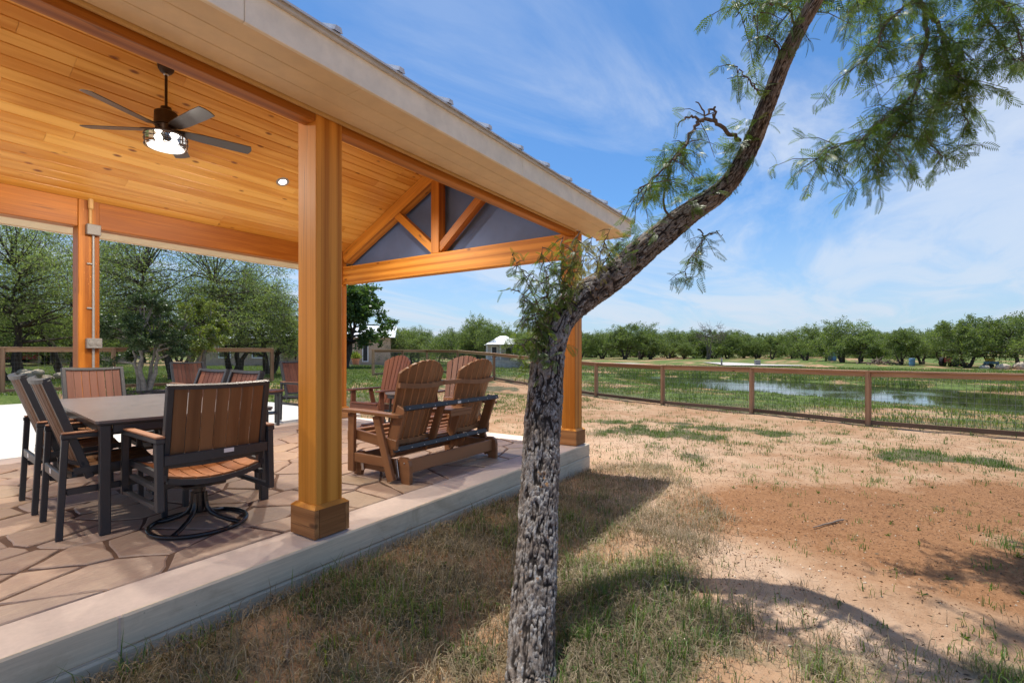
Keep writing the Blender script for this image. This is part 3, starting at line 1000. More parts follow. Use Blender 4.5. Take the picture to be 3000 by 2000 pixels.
# deck and roof skin over the rafters
FE, BE = 2.294, 8.40                    # front and back eave lines (outer face of the fascia)
def roof_z(y):
    return ceil_z(YR) + .20 - .467 * abs(y - YR)
RXE = 6.31
for (y0, y1) in ((FE + .04, YR - .002), (BE - .04, YR + .002)):
    q = MB()
    z0, z1 = roof_z(y0) - .045, roof_z(y1) - .045
    q.add([(RX0, y0, z0), (RXE - .04, y0, z0), (RXE - .04, y1, z1), (RX0, y1, z1), (RX0, y0, z0 - .03), (RXE - .04, y0, z0 - .03), (RXE - .04, y1, z1 - .03), (RX0, y1, z1 - .03)],
          [(0, 1, 2, 3), (4, 5, 6, 7), (0, 1, 5, 4), (1, 2, 6, 5), (2, 3, 7, 6), (3, 0, 4, 7)], [(0, 0, 0)] * 8)
    q.build('roof_deck', 'soffit_cream', pav)
for (y0, sgn) in ((FE - .045, 1), (BE + .045, -1)):
    q = MB()
    z0, z1 = roof_z(y0) - .004, roof_z(YR) - .004
    vs = [(RX0 - .03, y0, z0), (RXE + .045, y0, z0), (RXE + .045, YR, z1), (RX0 - .03, YR, z1)]
    vs += [(x_, y_, z_ - .012) for x_, y_, z_ in vs]
    q.add(vs, [(0, 1, 2, 3), (4, 5, 6, 7), (0, 1, 5, 4), (1, 2, 6, 5), (2, 3, 7, 6), (3, 0, 4, 7)], vs)
    sheet = q.build('roof_sheet', 'galvanised', pav)
    x_ = 1.673 - .46 * 9
    while x_ < RXE:
        if x_ > RX0:
            rbm = MB()
            pr = [(-.027, 0), (-.017, .030), (.017, .030), (.027, 0)]
            vs = [(x_ + a, y0 - .012 * sgn, z0 + b - .001) for a, b in pr] + [(x_ + a, YR, z1 + b - .001) for a, b in pr]
            rbm.add(vs, [(0, 1, 2, 3), (4, 5, 6, 7), (0, 1, 5, 4), (1, 2, 6, 5), (2, 3, 7, 6)], vs)
            rbm.build('roof_rib', 'galvanised', sheet)
        x_ += .46
q = MB()
q.prism([(-.16, -.085), (0, .0), (.16, -.085), (.16, -.10), (0, -.015), (-.16, -.10)], RX0 - .03, RXE + .045, lambda u, v, t: (t, YR + u, roof_z(YR) + .075 + v))
q.build('ridge_cap', 'galvanised', pav)
# front fascia, drip edge and soffit boards
FZ1 = roof_z(FE) - .035
for (x0, x1) in ((RX0, 1.2), (1.203, 3.60), (3.603, RXE)):
    MB().box(((x0 + x1) / 2, FE + .0125, (Z_SOF - .012 + FZ1) / 2), (x1 - x0, .025, FZ1 - Z_SOF + .012), None, .003).build('fascia_board', 'fascia_cream', pav)
MB().box(((RX0 + RXE) / 2, FE - .012, FZ1 + .006), (RXE - RX0 + .06, .022, .045), None, .003).build('drip_edge', 'galvanised', pav)
sw = (YF - .10 - .028 - (FE + .027)) / 3
for r_ in range(3):
    y0 = FE + .027 + r_ * sw
    for (x0, x1) in ((RX0, 1.9 + .5 * r_), (1.902 + .5 * r_, RXE - .027)):
        MB().box(((x0 + x1) / 2, y0 + sw / 2, Z_SOF + .006), (x1 - x0, sw - .004, .012), None, .003).build('soffit_board', 'soffit_cream', pav)
MB().box(((RX0 + 5.64) / 2, YF - .114, Z_SOF - .004), (5.64 - RX0, .026, .032), None, .008).build('soffit_trim', 'trim_tan', pav)
# back fascia and soffit
FZ2 = roof_z(BE) - .035
MB().box(((RX0 + RXE) / 2, BE - .0125, (Z_SOF - .012 + FZ2) / 2), (RXE - RX0, .025, FZ2 - Z_SOF + .012), None, .003).build('fascia_board', 'fascia_cream', pav)
MB().box(((RX0 + RXE) / 2, (YB + .10 + BE - .027) / 2, Z_SOF + .006), (RXE - RX0 - .03, BE - .027 - YB - .10, .012), None, .003).build('soffit_board', 'soffit_cream', pav)
# rake boards, gable-end soffits and the boxed-in corners
for (ye, sg) in ((FE, 1), (BE, -1)):
    ya, yb = ye + sg * .028, YR
    zt = lambda y: roof_z(y) - .03
    q = MB()
    q.add([(RXE - .025, ya, zt(ya)), (RXE - .025, yb, zt(yb)), (RXE - .025, yb, zt(yb) - .19), (RXE - .025, ya, zt(ya) - .19),
           (RXE, ya, zt(ya)), (RXE, yb, zt(yb)), (RXE, yb, zt(yb) - .19), (RXE, ya, zt(ya) - .19)],
          [(0, 1, 2, 3), (4, 5, 6, 7), (0, 1, 5, 4), (1, 2, 6, 5), (2, 3, 7, 6), (3, 0, 4, 7)], [(0, 0, 0), (3, 0, 0), (3, .2, 0), (0, .2, 0)] * 2)
    q.build('rake_board', 'fascia_cream', pav)
    q = MB()
    x0, x1 = TX + .17, RXE - .027
    y0 = (YF - .1) if sg > 0 else (YB + .1)
    zz_ = lambda y: roof_z(y) - .21
    q.add([(x0, y0, zz_(y0)), (x1, y0, zz_(y0)), (x1, yb, zz_(yb)), (x0, yb, zz_(yb)), (x0, y0, zz_(y0) + .012), (x1, y0, zz_(y0) + .012), (x1, yb, zz_(yb) + .012), (x0, yb, zz_(yb) + .012)],
          [(0, 1, 2, 3), (4, 5, 6, 7), (0, 1, 5, 4), (1, 2, 6, 5), (2, 3, 7, 6), (3, 0, 4, 7)], [(0, 0, 0)] * 8)
    q.build('rake_soffit', 'soffit_cream', pav)
q = MB()
q.prism([(FE + .028, Z_SOF - .01), (YF - .1, Z_SOF - .01), (YF - .1, roof_z(YF - .1) - .22), (FE + .028, Z_SOF + .05)], RXE - .022, RXE - .004, lambda u, v, t: (t, u, v))
q.build('corner_return', 'fascia_cream', pav)
boxp('gable_trim', 'soffit_cream', pav, (TX + .19, YF - .10, Z_SOF + .10), (.38, .02, .22))

# ------------------------------------------------------------------ ceiling fan and lights
FXc, FYc = 2.10, 5.46
fan = thing('ceiling_fan', 'dark bronze ceiling fan with five grey blades and a caged light', 'ceiling fan', (FXc, FYc, 0))
cz = ceil_z(FYc)
c_ = MB().lathe([(.070, cz + .03), (.072, cz - .01), (.066, cz - .045), (.048, cz - .075), (.030, cz - .088)], n=28).build('canopy', 'fan_bronze', fan, True)
MB().lathe([(.022, cz - .086), (.022, cz - .098), (.014, cz - .102)], n=16).build('canopy_collar', 'screw_steel', c_, True)
MB().tube([(0, 0, cz - .09), (0, 0, 3.52)], .0125, 12).build('downrod', 'fan_bronze', fan, True)
mot = MB().lathe([(.030, 3.585), (.046, 3.580), (.048, 3.540), (.088, 3.535), (.098, 3.525), (.100, 3.435), (.103, 3.43), (.103, 3.40), (.092, 3.395), (.085, 3.335), (.085, 3.315)], n=32).build('motor_housing', 'fan_bronze', fan, True)
for k_ in range(5):
    a = R(-15 + 72 * k_)
    u_ = Vector((math.cos(a), math.sin(a), 0)); v_ = Vector((-math.sin(a), math.cos(a), 0))
    pitch = R(-13)
    def bp(r_, w_, t_):
        return u_ * r_ + v_ * (w_ * math.cos(pitch) - t_ * math.sin(pitch)) + Vector((0, 0, 3.362 + w_ * math.sin(pitch) + t_ * math.cos(pitch)))
    poly = [(.15, -.052), (.30, -.066), (.60, -.072), (.735, -.070), (.752, -.02), (.752, .02), (.735, .070), (.60, .072), (.30, .066), (.15, .052)]
    bl = MB().prism(poly, -.004, .004, bp).build('blade', 'fan_blade', fan)
    MB().prism([(.07, -.022), (.16, -.040), (.22, -.036), (.22, .036), (.16, .040), (.07, .022)], .0045, .012, bp).build('blade_iron', 'fan_bronze', bl)
MB().lathe([(.086, 3.318), (.16, 3.314), (.178, 3.304), (.178, 3.296), (.10, 3.296)], n=36).build('light_plate', 'fan_bronze', fan, True)
gl = MB().lathe([(.168, 3.294), (.172, 3.20), (.155, 3.185), (.02, 3.180)], n=36).build('glass_bowl', 'clear_glass', fan, True)
cage = MB()
for z_, r_ in ((3.288, .180), (3.245, .181), (3.196, .178)):
    cage.ring((0, 0, z_), r_, .0035, 40, 6)
for k_ in range(10):
    a = 2 * math.pi * k_ / 10
    cage.tube([(.180 * math.cos(a), .180 * math.sin(a), 3.29), (.178 * math.cos(a), .178 * math.sin(a), 3.196)], .003, 6)
cage.build('cage', 'fan_bronze', fan)
MB().lathe([(.150, 3.188), (.152, 3.192), (.06, 3.193)], n=32).build('diffuser', 'lamp_soft', fan, True)
for k_ in range(2):
    a = R(20 + 180 * k_)
    MB().lathe([(.006, 3.228), (.024, 3.236), (.032, 3.254), (.024, 3.276), (.014, 3.292)], (.075 * math.cos(a), .075 * math.sin(a), 0), 16).build('bulb', 'lamp_glow', fan, True)
def lamp(name, loc, energy, parent, rad=.06, spot=None, tilt=None):
    l = bpy.data.lights.new(name, 'POINT' if spot is None else 'SPOT')
    l.energy = energy
    l.color = (1.0, .90, .76)
    l.shadow_soft_size = rad
    if spot:
        l.spot_size = R(spot); l.spot_blend = .5
    o = bpy.data.objects.new(name, l)
    link(o, parent)
    o.location = loc
    return o
fl = bpy.data.lights.new('fan_lamp', 'AREA')
fl.shape = 'DISK'; fl.size = .26; fl.energy = 34; fl.color = (1.0, .90, .76)
fo_ = link(bpy.data.objects.new('fan_lamp', fl), fan)
fo_.location = (0, 0, 3.170)
lamp('bulb_lamp', (0, 0, 3.15), 15, fan, .05)

DL = [(3.855, 6.37), (3.855, 4.08), (.40, 6.37), (.40, 4.08)]  # first is the real fixture; the rest are unseen, added to fill the interior
for k_, (x_, y_) in enumerate(DL):
    lab = 'round recessed ceiling light glowing between the fan and the front post' if k_ == 0 else 'added unseen recessed ceiling light that brightens the space under the roof'
    dl = thing('recessed_light', lab, 'light', (x_, y_, ceil_z(y_)), 0, None if k_ == 0 else 'added unseen recessed lights')
    dl.rotation_euler = (-math.atan(SL) if y_ > YR else math.atan(SL), 0, 0)
    MB().lathe([(.050, -.002), (.053, -.010), (.078, -.010), (.084, -.003), (.084, .004)], n=32).build('trim_ring', 'conduit_grey', dl, True)
    MB().lathe([(.050, -.006), (.030, -.010), (.004, -.011)], n=28).build('lens', 'lamp_glow', dl, True)
    lamp('downlight_lamp', (0, 0, -.03), 110, dl, .05, 150)

# conduit, junction box and outlet on the back post
cx_, cyf = 2.06 + .035, YB - .1 - .002
el = thing('electrical_conduit', 'grey metal conduit with junction box and outlet box on the back post', 'conduit', (cx_, cyf, 0))
MB().tube([(-.028, -.014, 3.02), (-.028, -.014, 2.90), (-.028, -.016, 2.72)], .017, 10).build('upper_pipe', 'trim_tan', el, True)
MB().box((-.028, -.030, 2.96), (.050, .05, .13), None, .012).build('elbow_fitting', 'trim_tan', el)
MB().box((-.005, -.034, 2.655), (.135, .062, .125), None, .006).build('junction_box', 'box_grey', el)
MB().tube([(0, -.016, 2.60), (0, -.016, 1.36)], .0135, 10).build('pipe', 'conduit_grey', el, True)
MB().tube([(0, -.016, 1.24), (0, -.016, .02)], .0135, 10).build('pipe', 'conduit_grey', el, True)
ob = MB().box((.0, -.036, 1.30), (.145, .066, .12), None, .006).build('outlet_box', 'box_grey', el)
for q in (-.034, .034):
    MB().lathe([(.026, 0), (.026, .004), (.010, .006)], n=18).build('outlet_cover', 'box_grey', ob, True).matrix_local = Matrix.Translation((q, -.070, 1.30)) @ Matrix.Rotation(R(90), 4, 'X')
for z_ in (2.25, 1.72):
    MB().box((-.022, -.010, z_), (.075, .02, .018), None, .003).build('strap', 'conduit_grey', el)

# ------------------------------------------------------------------ dining set
def back_panel(parent, n, w, zb, yb, zt, yt, mat, curve=.03, gap=.009, th=.016, frame=None, fr_w=.036, fr_t=.05):
    """upright slats between (zb, yb) and (zt, yt), dished by 'curve'"""
    sw_ = (w - 2 * fr_w) / n if frame else w / n
    x0 = -(w / 2 - fr_w) if frame else -w / 2
    L = Vector((0, yt - yb, zt - zb)); nrm = Vector((0, L.z, -L.y)).normalized()
    def P(x, t, off):
        cv_ = -curve * (1 - (2 * x / w) ** 2)
        return Vector((x, yb, zb)) + L * t + nrm * (cv_ + off)
    for i in range(n):
        a, b = x0 + i * sw_ + gap / 2, x0 + (i + 1) * sw_ - gap / 2
        s = MB()
        vs, gs = [], []
        o1 = random.uniform(0, 30)
        for t in (0.0, 1.0):
            for (x, off) in ((a, 0), (b, 0), (b, th), (a, th)):
                vs.append(P(x, t, off)); gs.append((t * L.length + o1, x + o1, off))
        s.add(vs, [(0, 1, 2, 3), (4, 5, 6, 7), (0, 1, 5, 4), (1, 2, 6, 5), (2, 3, 7, 6), (3, 0, 4, 7)], gs)
        s.build('back_slat', mat, parent)
    if frame:
        for sx in (-1, 1):
            xm = sx * (w / 2 - fr_w / 2)
            MB().bar(P(xm, -.20, th / 2), P(xm, 1.0, th / 2), fr_w, fr_t, nrm, .004).build('back_stile', frame, parent)
        for t, nm in ((1.0, 'top_rail'), (-.012, 'back_rail')):
            r = MB()
            for k_ in range(8):
                xa = -(w / 2 - .002) + (w - .004) * k_ / 8; xb = -(w / 2 - .002) + (w - .004) * (k_ + 1) / 8
                r.bar(P(xa, t, th / 2 + .002), P(xb, t, th / 2 + .002), .026, fr_t * .86, nrm, 0, .001)
            r.build(nm, frame, parent)
    return P

def seat_panel(parent, n, w, y0, y1, z, mat, sag=.03, gap=.008, frame='powder_coat'):
    sw_ = w / n
    prof = [(0, .0), (.18, .010), (.45, -.004), (.8, -.018), (1, -.012)]
    for i in range(n):
        a, b = -w / 2 + i * sw_ + gap / 2, -w / 2 + (i + 1) * sw_ - gap / 2
        s = MB()
        vs, gs, fs = [], [], []
        o1 = random.uniform(0, 30)
        for (t, dz) in prof:
            y = y1 + (y0 - y1) * t
            for x, e in ((a, 0), (b, 0), (b, -.016), (a, -.016)):
                zz = z + dz - sag * (1 - (2 * x / w) ** 2) + e
                vs.append((x, y, zz)); gs.append((y + o1, x + o1, e))
        for k_ in range(len(prof) - 1):
            for q in range(4):
                fs.append((k_ * 4 + q, k_ * 4 + (q + 1) % 4, k_ * 4 + 4 + (q + 1) % 4, k_ * 4 + 4 + q))
        fs += [(0, 1, 2, 3), tuple(len(vs) - 4 + q for q in range(4))]
        s.add(vs, fs, gs)
        s.build('seat_slat', mat, parent)
    f = MB()
    for sx in (-1, 1):
        f.bar((sx * (w / 2 + .014), y0 - .01, z - .022), (sx * (w / 2 + .014), y1 + .01, z - .006), .026, .040)
    for yy_, dz in ((y0 - .004, -.042), (y1 + .004, -.030)):
        for k_ in range(8):
            xa, xb = -w / 2 + w * k_ / 8, -w / 2 + w * (k_ + 1) / 8
            za = z + dz - sag * (1 - (2 * xa / w) ** 2); zb = z + dz - sag * (1 - (2 * xb / w) ** 2)
            f.bar((xa, yy_, za), (xb, yy_, zb), .024, .034, ext=.001)
    f.build('seat_frame', frame, parent)

def dining_chair(name, label, cat, group, mat='slat_brown', wid=.60, n=7):
    c = thing(name, label, cat, (0, 0, 0), 0, group)
    hx = wid / 2 - .021
    for sx in (-1, 1):
        barp('leg', 'powder_coat', c, (sx * hx, -.285, 0), (sx * hx, -.255, .640), .034, .036, (0, 1, 0))
        barp('leg', 'powder_coat', c, (sx * hx, .285, 0), (sx * hx, .27, .640), .034, .036, (0, 1, 0))
        ar = barp('arm', 'powder_coat', c, (sx * hx, -.277, .655), (sx * hx, .30, .655), .036, .030)
        barp('arm_cap', 'arm_wood', ar, (sx * hx, -.272, .677), (sx * hx, .303, .676), .040, .012)
        barp('stretcher', 'powder_coat', c, (sx * hx, -.25, .30), (sx * hx, .26, .30), .022, .042)
    rl = barp('rear_stretcher', 'powder_coat', c, (-hx + .02, -.268, .39), (hx - .02, -.268, .39), .022, .062)
    boxp('sticker', 'sticker', rl, (-.04, -.2805, .395), (.045, .002, .032), 0)
    back_panel(c, n, wid - .075, .475, -.165, 1.015, -.345, mat, .035, .007, .016, 'powder_coat', .034, .046)
    seat_panel(c, n, wid - .11, -.20, .285, .445, mat)
    return c

TBX, TBY = 1.82, 4.99
tb = thing('dining_table', 'long dark framed patio table with a smooth taupe top and square legs', 'table', (TBX, TBY, 0), R(-7))
MB().prism([(-.56, -1.08), (-.545, -1.095), (.545, -1.095), (.56, -1.08), (.56, 1.08), (.545, 1.095), (-.545, 1.095), (-.56, 1.08)], .734, .752).build('tabletop', 'table_top', tb)
MB().box((0, 0, .7275), (1.10, 2.17, .011), None, .002).build('top_frame', 'powder_coat', tb)
for sx in (-1, 1):
    for sy in (-1, 1):
        boxp('leg', 'powder_coat', tb, (sx * .505, sy * 1.04, .36), (.058, .058, .72), .005)
    barp('apron', 'powder_coat', tb, (sx * .515, -1.0, .692), (sx * .515, 1.0, .692), .03, .058)
for sy in (-1, 1):
    barp('apron', 'powder_coat', tb, (-.465, sy * 1.05, .692), (.465, sy * 1.05, .692), .03, .058)

dc = dining_chair('dining_chair', 'slatted dining chair pulled to the left side of the taupe table, nearest the camera', 'chair', 'dining chairs around the taupe table')
dc.location = (1.295, 4.37, 0); dc.rotation_euler = (0, 0, R(-95))
for (x_, y_, rz, lab) in (
        (1.352, 5.18, -94.5, 'second slatted dining chair along the left side of the taupe table'),
        (1.88, 6.42, 176, 'wide seven-slat chair at the far head of the taupe table facing the camera'),
        (2.04, 4.50, 90, 'slatted dining chair on the right side of the taupe table, just behind the swivel chair'),
        (2.06, 5.14, 92, 'slatted dining chair on the right side of the taupe table toward its far end'),
        (4.02, 9.30, 178, 'slatted dining chair standing out on the sunlit concrete pad'),
        (5.17, 7.86, 180, 'slatted armchair beside the round end table, half hidden by the front post')):
    copy_thing(dc, (x_, y_, -.010 if y_ > 9 else 0), R(rz), None, lab)
def retint(o, mat):
    """give the chair its own slat colour (new mesh data for the slats only)"""
    for k_ in o.children:
        if 'slat' in k_.name and 'back' in k_.name:
            k_.data = k_.data.copy()
            k_.data.materials[0] = MATS[mat]
for o in list(COL.objects):
    if o.name.startswith('dining_chair') and o.location.x > 1.5:
        retint(o, 'slat_red')

# swivel chair at the near head of the table
sw_c = thing('swivel_chair', 'slatted swivel chair with its back to the camera on a round tubular base', 'chair', (1.625, 3.70, 0), R(-3))
for sx in (-1, 1):
    x_ = sx * .335
    barp('arm_upright', 'powder_coat', sw_c, (x_, -.315, .235), (x_, -.300, .645), .038, .054, (0, 1, 0))
    barp('arm_upright', 'powder_coat', sw_c, (x_, .325, .235), (x_, .315, .645), .038, .040, (0, 1, 0))
    barp('runner', 'powder_coat', sw_c, (x_, -.280, .252), (x_, .300, .252), .036, .028)
    ar = barp('arm', 'powder_coat', sw_c, (x_, -.335, .660), (x_, .345, .660), .047, .030)
    barp('arm_cap', 'arm_wood', ar, (x_, -.333, .682), (x_, .347, .682), .052, .014)
rr_ = barp('rear_rail', 'powder_coat', sw_c, (-.315, -.312, .535), (.315, -.312, .535), .026, .064)
boxp('sticker', 'sticker', rr_, (.055, -.3265, .548), (.062, .002, .026), 0)
back_panel(sw_c, 7, .615, .500, -.262, .985, -.350, 'slat_brown', .035, .009, .016, 'powder_coat', .034, .048)
seat_panel(sw_c, 7, .56, -.27, .30, .445, 'slat_orange', .045)
barp('cross_bar', 'powder_coat', sw_c, (-.31, -.02, .318), (.31, -.02, .318), .05, .036)
boxp('swivel_plate', 'steel_black', sw_c, (0, -.01, .290), (.26, .20, .018), .003)
for sx in (-1, 1):
    barp('seat_bracket', 'powder_coat', sw_c, (sx * .31, -.24, .345), (sx * .31, .26, .36), .034, .03)
MB().lathe([(.040, .282), (.040, .235), (.034, .230), (.034, .10), (.028, .095)], n=20).build('hub', 'gloss_black', sw_c, True)
bs = MB().ring((0, 0, .0165), .290, .0145, 56, 10).build('base_ring', 'gloss_black', sw_c, True)
for k_ in range(4):
    a = R(38 + 90 * k_)
    u_ = Vector((math.cos(a), math.sin(a), 0))
    prof = [(.040, .228), (.044, .17), (.052, .125), (.080, .088), (.13, .060), (.21, .032), (.286, .017)]
    MB().tube([u_ * r_ + Vector((0, 0, z_)) for r_, z_ in prof], .0155, 10).build('base_spoke', 'gloss_black', sw_c, True)

# round end table near the far corner
et = thing('end_table', 'small dark round end table with a lower shelf by the far patio edge', 'table', (4.47, 7.80, 0))
MB().lathe([(.235, .545), (.240, .550), (.240, .566), (.235, .571)], n=36).build('tabletop', 'slat_red', et, True)
MB().lathe([(.215, .505), (.220, .508), (.220, .543)], n=32).build('apron', 'powder_coat', et, True)
MB().lathe([(.175, .182), (.18, .185), (.18, .200), (.175, .203)], n=32).build('shelf', 'powder_coat', et, True)
for k_ in range(4):
    a = R(20 + 90 * k_)
    boxp('leg', 'powder_coat', et, (.185 * math.cos(a), .185 * math.sin(a), .254), (.042, .042, .505), .004)

# ------------------------------------------------------------------ adirondack furniture
def fan_back(parent, cx, z0, z1, y0, lean, wb, wt, n, mat, rise=.13, th=.022, dish=.055):
    """fan-shaped back of n boards; returns a point function (x, s, off)"""
    ca, sa = math.cos(R(lean)), math.sin(R(lean))
    H_ = (z1 - z0) / ca
    def P(x, s, off=0.0):
        d = dish * (x / (wt / 2)) ** 2
        return (cx + x, y0 - s * sa + (d + off) * ca, z0 + s * ca + (d + off) * sa)
    gap = .014
    for i in range(n):
        fb = lambda q, w: -w / 2 + w * q
        qa, qb = i / n, (i + 1) / n
        a0, b0 = fb(qa, wb) + gap / 2, fb(qb, wb) - gap / 2
        a1, b1 = fb(qa, wt) + gap / 2, fb(qb, wt) - gap / 2
        def top(x):
            return H_ - rise * abs(2 * x / wt) ** 2.2
        poly = [(a0, 0), (b0, 0), (b1, top(b1) - .006), ((a1 + b1) / 2 + (b1 - a1) * .25, top((a1 + b1) / 2 + (b1 - a1) * .25)), ((a1 + b1) / 2 - (b1 - a1) * .25, top((a1 + b1) / 2 - (b1 - a1) * .25)), (a1, top(a1) - .006)]
        MB().prism(poly, 0, th, lambda u, v, t: P(u, v, t), 1).build('back_slat', mat, parent)
    return P

def curved_brace(parent, P, w, s, off, h, t, mat, name='back_brace', n=10):
    b = MB()
    pts_ = [P(-w / 2 + w * k_ / n, s, off) for k_ in range(n + 1)]
    for a, c in zip(pts_[:-1], pts_[1:]):
        b.bar(a, c, t, h, (0, 0, 1), 0, .0015)
    return b.build(name, mat, parent)

def gl_seat(parent, x0, x1, ys, zs, mat, n=7, w=None):
    for i in range(n):
        t = i / (n - 1)
        y = ys[0] + (ys[1] - ys[0]) * t
        z = zs[0] + (zs[1] - zs[0]) * t - .03 * math.sin(math.pi * t)
        boxp('seat_slat', mat, parent, ((x0 + x1) / 2, y, z), (x1 - x0, abs(ys[1] - ys[0]) / (n - 1) - .010, .022), .005)

PB = 'poly_brown'
gl_ = thing('glider_bench', 'two seat brown adirondack glider bench seen from behind, with a middle console', 'bench', (3.83, 3.605, 0))
# base
for sx in (-1, 1):
    prof = [(-.40, 0), (-.30, 0), (-.285, .045), (-.255, .075), (.225, .075), (.255, .045), (.27, 0), (.36, 0), (.365, .10), (.345, .205), (.31, .235), (.25, .235), (.235, .205), (-.255, .205), (-.275, .235), (-.345, .238), (-.385, .215), (-.40, .17)]
    MB().prism(prof, sx * .665 - .019, sx * .665 + .019, lambda u, v, t: (t, u, v)).build('base_panel', PB, gl_)
    for q in (-.335, .30):
        MB().lathe([(.008, 0), (.008, .003), (.004, .005)], n=10).build('bolt', 'screw_steel', gl_).matrix_local = Matrix.Translation((sx * .685, q, .19)) @ Matrix.Rotation(R(90 * sx), 4, 'Y')
MB().box((0, -.335, .150), (1.29, .034, .125), None, .006).build('base_rail', PB, gl_)
MB().box((0, .300, .150), (1.29, .034, .125), None, .006).build('base_rail', PB, gl_)
for sx in (-1, 1):
    for y0_, y1_ in ((-.24, -.27), (.24, .21)):
        barp('glide_arm', 'screw_steel', gl_, (sx * .700, y0_, .215), (sx * .703, y1_, .06), .006, .034, (0, 1, 0))
    # end frames
    x_ = sx * .735
    barp('arm_leg', PB, gl_, (x_, .33, .045), (x_, .325, .605), .036, .088, (0, 1, 0))
    barp('arm_leg', PB, gl_, (x_, -.225, .022), (x_, -.02, .605), .036, .085, (0, 1, 0))
    barp('end_stretcher', PB, gl_, (x_ - sx * .005, -.15, .185), (x_ - sx * .005, .30, .185), .030, .088)
    barp('seat_rail', PB, gl_, (x_ - sx * .037, -.26, .345), (x_ - sx * .037, .38, .405), .034, .095)
    pa = [(-.34, -.03), (-.32, -.045), (.10, -.062), (.36, -.066), (.425, -.04), (.43, .02), (.40, .062), (.10, .062), (-.30, .040), (-.34, .028)]
    MB().prism(pa, .606, .632, lambda u, v, t, s=sx: (s * .735 + v * s, u, t + (.0 if u < 0 else .012))).build('arm', PB, gl_)
    # side uprights of the back
    MB().bar((sx * .690, -.155, .262), (sx * .690, -.315, .695), .034, .112, (0, 1, 0), .005).build('back_upright', PB, gl_)
    MB().bar((sx * .150, -.165, .305), (sx * .150, -.315, .695), .034, .085, (0, 1, 0), .005).build('back_upright', PB, gl_)
    # fan backs
    P = fan_back(gl_, sx * .42, .30, 1.12, -.125, 19, .50, .60, 7, PB, .145)
    curved_brace(gl_, P, .585, .62, -.024, .045, .042, PB)
    curved_brace(gl_, P, .50, .055, -.020, .045, .036, PB, 'lower_brace')
barp('brace_link', PB, gl_, (-.145, -.315, .893), (.145, -.315, .893), .04, .044)
gl_seat(gl_, -.69, .69, (.395, -.10), (.425, .335), PB, 7)
boxp('front_apron', PB, gl_, (0, .412, .375), (1.43, .028, .10), .005)
for z_, y_, nm in ((.688, -.372, 'steel_rail'), (.300, -.232, 'steel_rail')):
    ra = MB().bar((-.715, y_, z_), (.715, y_, z_), .034, .045, (0, .38, .92), .003).build(nm, 'steel_black', gl_)
    for k_ in range(9):
        x_ = -.67 + 1.34 * k_ / 8
        MB().lathe([(.0065, 0), (.0065, .002), (.003, .0035)], n=8).build('screw', 'screw_steel', ra).matrix_local = Matrix.Translation((x_, y_ - .017, z_ - .002)) @ Matrix.Rotation(R(90), 4, 'X')
con = boxp('console_shelf', PB, gl_, (.02, -.215, .612), (.335, .42, .026), .005)
boxp('console_apron', PB, con, (.02, -.412, .578), (.335, .026, .042), .004)
for k_ in range(4):
    boxp('console_slat', PB, con, (-.10 + .08 * k_, -.19, .590), (.07, .40, .016), .003)
boxp('sticker', 'sticker', gl_, (.02, -.395, .688), (.05, .002, .022), 0)
for q in (-.30, .28):
    MB().tube([(q, -.20, .262), (q, -.235, .245), (q, -.245, .275)], .011, 8).build('pivot_lug', 'slat_orange', gl_)

MG = 'poly_mahogany'
ad = thing('adirondack_chair', 'mahogany adirondack swivel chair with a tall fan back, left of the glider bench', 'chair', (5.33, 6.02, 0), R(90), 'mahogany adirondack swivel chairs')
P = fan_back(ad, 0, .36, 1.135, -.16, 18, .46, .60, 7, MG, .13)
curved_brace(ad, P, .57, .53, -.022, .042, .038, MG)
curved_brace(ad, P, .47, .05, -.020, .042, .036, MG, 'lower_brace')
for sx in (-1, 1):
    x_ = sx * .325
    barp('arm_leg', MG, ad, (x_, .32, .125), (x_, .315, .592), .034, .085, (0, 1, 0))
    barp('arm_leg', MG, ad, (x_, -.10, .30), (x_, -.03, .592), .032, .075, (0, 1, 0))
    pa = [(-.33, -.03), (.10, -.058), (.36, -.062), (.42, -.035), (.425, .02), (.39, .06), (.10, .058), (-.33, .03)]
    MB().prism(pa, .594, .618, lambda u, v, t, s=sx: (s * .335 + v * s, u, t)).build('arm', MG, ad)
    barp('seat_rail', MG, ad, (sx * .290, -.28, .31), (sx * .290, .36, .375), .032, .092)
    barp('back_upright', MG, ad, (sx * .275, -.17, .30), (sx * .275, -.31, .68), .03, .08, (0, 1, 0))
gl_seat(ad, -.30, .30, (.365, -.12), (.415, .345), MG, 7)
boxp('front_apron', MG, ad, (0, .368, .355), (.66, .026, .095), .005)
boxp('swivel_plate', 'steel_black', ad, (0, .0, .262), (.34, .30, .02), .003)
MB().lathe([(.035, .255), (.035, .06), (.05, .045)], n=16).build('swivel_post', 'gloss_black', ad, True)
bt = MB()
for k_ in range(2):
    a = R(45 + 90 * k_)
    bt.bar((-.33 * math.cos(a), -.33 * math.sin(a), .052 + .02 * k_), (.33 * math.cos(a), .33 * math.sin(a), .052 + .02 * k_), .07, .02)
bt.build('base_cross', MG, ad)
MB().ring((0, 0, .022), .33, .021, 44, 8).build('base_ring', MG, ad, True)
copy_thing(ad, (5.38, 4.62, 0), R(97), None, 'mahogany adirondack swivel chair partly hidden behind the right half of the glider bench')
st = thing('side_table', 'small round side table on black legs between the two adirondack chairs', 'table', (5.16, 5.42, 0))
MB().lathe([(.235, .572), (.24, .576), (.24, .592), (.235, .596)], n=36).build('tabletop', 'table_top', st, True)
MB().lathe([(.205, .515), (.21, .518), (.21, .571)], n=32).build('apron', 'powder_coat', st, True)
